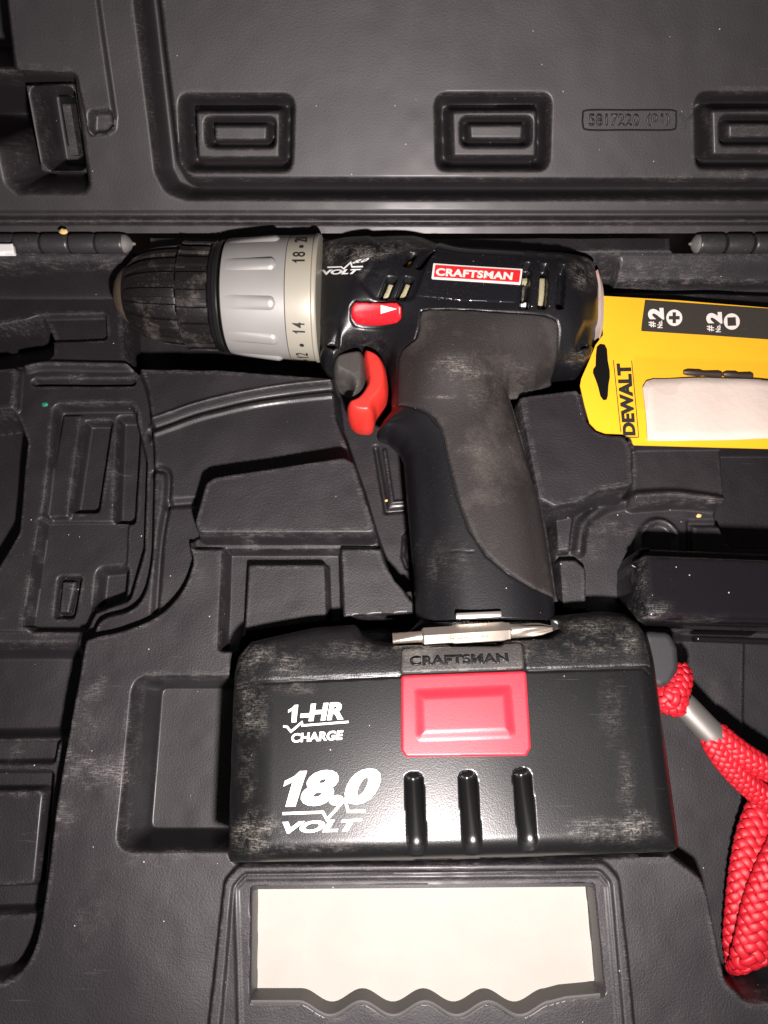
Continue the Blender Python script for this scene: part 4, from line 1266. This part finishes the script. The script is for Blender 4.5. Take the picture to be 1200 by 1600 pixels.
# white band between yellow and case edge (card thickness seen on the lower edge)
def z5(x, y): return (850 + x / 3.4286, 400 + y / 3.4286)
def q5(*p): return [z5(*k) for k in p]
CT = card_at(0.0005)
for dx, dy in ((0, 0), (312, 22)):
    place_text("size_figure", "2", q5((644 + dx, 340 + dy), (640 + dx, 278 + dy), (556 + dx, 278 + dy), (558 + dx, 340 + dy)), CT, M['label_white'], band, 0.06, 0, 4)
    place_text("size_mark", "#", q5((600 + dx, 381 + dy), (598 + dx, 350 + dy), (560 + dx, 350 + dy), (562 + dx, 381 + dy)), CT, M['label_white'], band, 0.02, 0, 3)
    place_text("size_mark", "No.", q5((636 + dx, 386 + dy), (634 + dx, 346 + dy), (606 + dx, 346 + dy), (608 + dx, 386 + dy)), CT, M['label_white'], band, 0.03, 0, 3)
def disc(cx, cy, r, off, m, nm, parent):
    bm = bmesh.new()
    bm.faces.new([bm.verts.new(card_at(off)(*z5(cx + r * math.cos(k / 28 * 2 * math.pi), cy + r * 1.02 * math.sin(k / 28 * 2 * math.pi)))) for k in range(28)])
    for f in bm.faces:
        f.normal_update()
        if f.normal.z < 0: f.normal_flip()
    return obj(nm, bm_mesh(bm, nm, False), m, parent)
def polyprint(pts, off, m, nm, parent):
    bm = bmesh.new(); bm.faces.new([bm.verts.new(card_at(off)(*z5(*k))) for k in pts])
    for f in bm.faces:
        f.normal_update()
        if f.normal.z < 0: f.normal_flip()
    return obj(nm, bm_mesh(bm, nm, False), m, parent)
d1 = disc(698, 331, 43, 0.0005, M['label_white'], "drive_symbol", band)
s_ = 9; R_ = 29
plus = [(-s_, -R_), (s_, -R_), (s_, -s_), (R_, -s_), (R_, s_), (s_, s_), (s_, R_), (-s_, R_), (-s_, s_), (-R_, s_), (-R_, -s_), (-s_, -s_)]
polyprint([(698 + x, 331 + y) for x, y in plus], 0.0007, M['card_black'], "cross_mark", band)
d2 = disc(1006, 351, 43, 0.0005, M['label_white'], "drive_symbol", band)
polyprint([(982, 330), (1027, 328), (1030, 373), (984, 375)], 0.0007, M['card_black'], "square_mark", band)
# brand lettering running up the card
place_text("card_lettering", "DEWALT", q5((492, 962), (466, 576), (388, 578), (424, 962)), CT, M['ink'], card, 0.05, 0, 6, 0, 1.0)
strip("border_line", q5((372, 560), (412, 945)), 1.2, CT, M['ink'], card)
strip("border_line", q5((470, 562), (508, 972)), 1.2, CT, M['ink'], card)
strip("border_line", q5((505, 972), (430, 972)), 1.0, CT, M['ink'], card)
# hang hole: near-black patch on the card, painted as the shade inside it
HOLE = q5((283, 486), (300, 470), (326, 474), (338, 500), (342, 560), (352, 612), (353, 650), (346, 690), (342, 750), (336, 770), (318, 772), (302, 750), (290, 700), (276, 660), (262, 625), (264, 605), (276, 590), (278, 530))
on_card("hang_hole_shade", HOLE, 0.00012, M['dark'], h=0.0004)
# bits behind the blister, the blister ridge, the paper sticker
for a, b, yy in ((1068, 1128, 582), (1130, 1176, 585), (1230, 1300, 592)):
    p0 = card_at(0.0010)(a, yy); p1 = card_at(0.0010)(b, yy + (b - a) * 0.06)
    A_ = np.array(p0); B_ = np.array(p1); LL_ = np.linalg.norm(B_ - A_)
    obj("packed_bit", lathe("packed_bit", A_, B_, [(0, 0.0008), (LL_ * 0.1, 0.0013), (LL_ * 0.4, 0.0014), (LL_ * 0.5, 0.0010), (LL_ * 0.9, 0.0014), (LL_, 0.0009)], 8), mat("packed_steel", (0.16, 0.13, 0.11), 0.35, metal=0.8), pk)
def blz(x, y, d):
    return 0.0002 * np.sin(x * 300) * np.sin(y * 260)
on_card("blister", [(990, 560), (1200, 568), (1440, 580), (1440, 640), (1200, 640), (994, 640)], 0.0029, M['clear'], extra=blz, r=0.002)
def stz(x, y, d):
    return 0.00035 * np.sin(x * 95 + y * 40) + 0.0003 * np.sin(y * 160 + 1) + 0.00025 * np.sin(x * 240 + 0.7) - 0.0012 * np.clip(1 - d / 0.004, 0, 1) ** 2
st = on_card("paper_sticker", [(1006, 603), (1012, 593), (1024, 589), (1110, 588), (1200, 592), (1440, 604), (1440, 700), (1200, 684), (1108, 686), (1013, 687), (1010, 645)], 0.0034, M['paper'], extra=stz, depth=0.0003)
# torn red and white back layer standing up along the drill
bm = bmesh.new(); prev = None
for k in range(13):
    t = k / 12
    px = 934 + 6 * math.sin(t * 3.0) + 1.0 * math.sin(t * 9); py = 421 + t * 106
    z0 = 0.010
    a = P(px, py, z0); wv = 0.0011 + 0.0008 * math.sin(t * 3.14)
    vs = [bm.verts.new((a[0] - wv, a[1], z0 - 0.003)), bm.verts.new((a[0], a[1], z0)), bm.verts.new((a[0] + wv, a[1], z0 - 0.002))]
    if prev:
        bm.faces.new((prev[0], prev[1], vs[1], vs[0])); bm.faces.new((prev[1], prev[2], vs[2], vs[1]))
    prev = vs
bmesh.ops.recalc_face_normals(bm, faces=list(bm.faces))
obj("torn_back_layer", bm_mesh(bm, "torn_back_layer"), mat("torn_print", (0.55, 0.45, 0.40), 0.6, smudge=0.9, smudge_scale=150, dust_col=(0.55, 0.02, 0.02)), pk)

# ================================================================== black device at the right
DZ = 0.021
dev = empty("plastic_device", (*P(1180, 930, -0.015), -0.0155), "glossy black oblong plastic device with an open clip end lying right of the battery", "device")
dw = fillet(PP([(1007, 866), (1150, 871), (1460, 884), (1460, 975), (1150, 967), (1013, 965)], DZ), 0.0012)
def dev_z(x, y, d):
    t = np.clip(1 - d / 0.0026, 0, 1)
    return DZ - 0.0024 * (1 - np.sqrt(np.clip(1 - t * t, 0, 1)))
def dev_wear(x, y, d):
    ex, ey = P(1016, 955, DZ)
    return np.clip(0.8 * np.exp(-d / 0.0007) * (x < ex + 0.03) + 0.9 * np.exp(-(((x - ex) / 0.007) ** 2 + ((y - ey) / 0.003) ** 2)), 0, 1)
shell = obj("shell", patch("shell", dw, dev_z, 0.0004, bottom=-0.0145, wear=dev_wear), M['device'], dev)
# lower half is a little wider and carries a moulded rail
dw2 = fillet(PP([(1000, 858), (1460, 876), (1460, 984), (1008, 974)], 0.004), 0.0015)
obj("lower_shell", patch("lower_shell", dw2, in_z(0.006), 0.0006, roll=0.0022, bottom=-0.0147), M['device'], dev)
rl = fillet(PP([(1086, 993), (1460, 1006), (1460, 1016), (1090, 1002)], -0.004), 0.001)
obj("side_rail", patch("side_rail", rl, in_z(-0.004), 0.0004, roll=0.0012, depth=0.004), M['device'], shell)
# end clip
cl = smooth_closed(PP([(989, 874), (997, 860), (1012, 858), (1014, 872), (1007, 884), (1007, 900), (1014, 912), (1016, 950), (1003, 952), (989, 938), (985, 906), (988, 888)], 0.004), 3)
clip = obj("end_clip", patch("end_clip", cl, lambda x, y, d: 0.006 + 0.002 * np.sin(y * 700) - rollq(d, 0.002, 0.002), 0.0004, bottom=-0.0145), M['device'], dev)
rg = smooth_open([(*P(x, y, 0.009), 0.009) for x, y in ((986, 882), (994, 886), (1004, 886), (1007, 896), (1004, 908), (994, 916), (1000, 926), (1012, 928))], 5)
obj("clip_spring", tube(rg, 0.0011, 8, name="clip_spring"), M['flute'], clip)
bm = bmesh.new(); c = P(1006, 946, 0.009)
box_bm(bm, Vector((c[0], c[1], 0.0095)), (0.0040, 0.0024, 0.0020)); bevel_all(bm, 0.0004)
obj("contact", bm_mesh(bm, "contact"), M['brass'], clip)

# ================================================================== red lanyard
lan = empty("lanyard", (*P(1120, 1300, -0.029), -0.029), "red braided wrist cord with a metal ferrule and black end tab right of the battery", "lanyard")
def braid(name, path, a, b, n=5, pitch=0.020, wide=1.15, parent=lan, taper=(0, 0)):
    """a flat hollow braid: n strands each way that pass over and under each other"""
    p = np.array(smooth_open(path, 24))
    seg = np.linalg.norm(np.diff(p, axis=0), axis=1); s = np.concatenate([[0], np.cumsum(seg)])
    Lt = s[-1]; step = 0.0005
    si = np.arange(0, Lt, step)
    q = np.stack([np.interp(si, s, p[:, i]) for i in range(3)], 1)
    t = np.gradient(q, axis=0); t /= np.linalg.norm(t, axis=1)[:, None]
    up = np.array([0, 0, 1.0])
    sd = np.cross(t, up); sd /= np.linalg.norm(sd, axis=1)[:, None]
    un = np.cross(sd, t)
    w = 2 * math.pi / pitch
    V = []; Q = []; base = 0; ns = 6
    tp = 1 - 0.45 * np.maximum(sstep(1 - si / 0.008) * taper[0], sstep(1 - (Lt - si) / 0.008) * taper[1])
    al = np.arange(ns) * 2 * np.pi / ns
    for sg in (1, -1):
        for k in range(n):
            ph = sg * w * si + 2 * np.pi * k / n
            rr = tp * (1 + sg * 0.16 * np.cos(n * w * si))
            c, sn = np.cos(ph), np.sin(ph)
            ctr = q + sd * (a * rr * c)[:, None] + un * (b * rr * sn)[:, None]
            tt = np.gradient(ctr, axis=0); tt /= np.linalg.norm(tt, axis=1)[:, None]
            nr = sd * (c / a)[:, None] + un * (sn / b)[:, None]
            nr -= tt * np.sum(nr * tt, 1)[:, None]; nr /= np.linalg.norm(nr, axis=1)[:, None]
            bn = np.cross(tt, nr)
            peri = math.pi * (3 * (a + b) - math.sqrt((3 * a + b) * (a + 3 * b)))
            hw = peri / n * 0.5 * wide * 0.62; ht = hw * 0.42
            ring = ctr[:, None, :] + hw * np.cos(al)[None, :, None] * bn[:, None, :] + ht * np.sin(al)[None, :, None] * nr[:, None, :]
            m = len(si); V.append(ring.reshape(-1, 3))
            A0 = np.arange(ns); B0 = (A0 + 1) % ns
            I = np.arange(m - 1)[:, None] * ns + base
            Q.append(np.stack([I + A0, I + B0, I + ns + B0, I + ns + A0], 2).reshape(-1, 4))
            base += m * ns
    o = obj(name, np_mesh(name, np.concatenate(V), np.concatenate(Q)), M['cord'], parent)
    core = tube(q[::4], a * 0.93 * tp[::4], 14, b / a, name="cord_core")
    obj("cord_core", core, M['cord_core'], o)
    return o
def W(px, py, z): return (*P(px, py, z), z)
# loop round the tab
braid("cord", [W(1030, 1085, 0.001), W(1040, 1090, 0.003), W(1054, 1085, 0.004), W(1062, 1062, 0.002), W(1060, 1045, -0.002)], 0.0042, 0.0030, 5, 0.014)
braid("cord", [W(1032, 1078, 0.0), W(1050, 1094, 0.002), W(1074, 1108, 0.000)], 0.0050, 0.0034, 5, 0.014, taper=(0, 1))
# two legs out of the ferrule
braid("cord", [W(1096, 1132, -0.002), W(1112, 1154, -0.002), W(1128, 1180, -0.003), W(1155, 1212, -0.006), W(1190, 1242, -0.010), W(1240, 1275, -0.014), W(1300, 1300, -0.018)], 0.0040, 0.0032, 5, 0.014, taper=(1, 0))
braid("cord", [W(1102, 1130, -0.002), W(1122, 1148, -0.002), W(1146, 1168, -0.002), W(1175, 1188, -0.003), W(1210, 1206, -0.006), W(1260, 1225, -0.010)], 0.0040, 0.0032, 5, 0.014, taper=(1, 0))
# the hanging bight
braid("cord", [W(1225, 1215, -0.018), W(1196, 1262, -0.016), W(1178, 1310, -0.015), W(1167, 1370, -0.015), W(1161, 1430, -0.017), W(1158, 1470, -0.020), W(1160, 1496, -0.024)], 0.0058, 0.0030, 5, 0.019)
braid("cord", [W(1158, 1502, -0.023), W(1170, 1496, -0.012), W(1178, 1468, -0.010), W(1186, 1430, -0.009), W(1200, 1385, -0.008), W(1225, 1330, -0.008), W(1260, 1270, -0.010)], 0.0058, 0.0030, 5, 0.019)
# ferrule
fa = np.array(W(1066, 1098, 0.000)); fb = np.array(W(1120, 1154, -0.002))
fp = [fa + (fb - fa) * k / 10 for k in range(11)]
fr_r = [0.0050, 0.0052] + [0.0052] * 7 + [0.0052, 0.0050]
obj("ferrule", tube(fp, fr_r, 40, 0.78, name="ferrule", sharp=50), M['chrome'], lan)
# black end tab
tb = fillet(PP([(1000, 985), (1046, 988), (1058, 1012), (1060, 1045), (1050, 1068), (1032, 1076), (1010, 1070)], 0.004), 0.004, 6)
obj("end_tab", patch("end_tab", tb, lambda x, y, d: 0.006 - rollq(d, 0.003, 0.0025), 0.0005, bottom=-0.003), M['tab'], lan)

# ================================================================== debris and scraps
def lump(name, px, py, z, r, m, label, cat, seed):
    bm = bmesh.new(); bmesh.ops.create_icosphere(bm, subdivisions=2, radius=r)
    rr = random.Random(seed)
    for v in bm.verts:
        v.co *= 1 + rr.uniform(-0.18, 0.18)
        v.co.z *= 0.6
        v.co.x *= 1.35
    x, y = P(px, py, z)
    o = obj(name, bm_mesh(bm, name), m); o.location = (x, y, z)
    return tag(o, label, cat)
lump("food_crumb", 99, 362, 0.0155, 0.0014, M['crumb'], "tiny yellow crumb caught on the hinge", "crumb", 3)
xg, yg, zg = T.at(70, 632, 0.0004)
lump("paint_fleck", 70, 632, zg, 0.0011, M['green'], "tiny green fleck stuck in the left compartment", "fleck", 5)
xg, yg, zg = T.at(604, 782, 0.0004)
lump("sawdust_grain", 604, 782, zg, 0.0007, M['crumb'], "tiny pale grain of debris on the case floor beside the grip", "debris", 7)
xg, yg, zg = T.at(1092, 806, 0.0004)
lump("debris_chip", 1092, 806, zg, 0.0009, M['crumb'], "tiny tan chip of debris in the pocket above the black device", "debris", 9)
wp = PP([(-60, 381), (20, 381), (23, 396), (-60, 397)], 0.016)
so = obj("plastic_strip", patch("plastic_strip", wp, in_z(0.0165), 0.0006, roll=0.0004, depth=0.002), M['white'])
tag(so, "small white plastic strip lying on the left hinge", "strip")
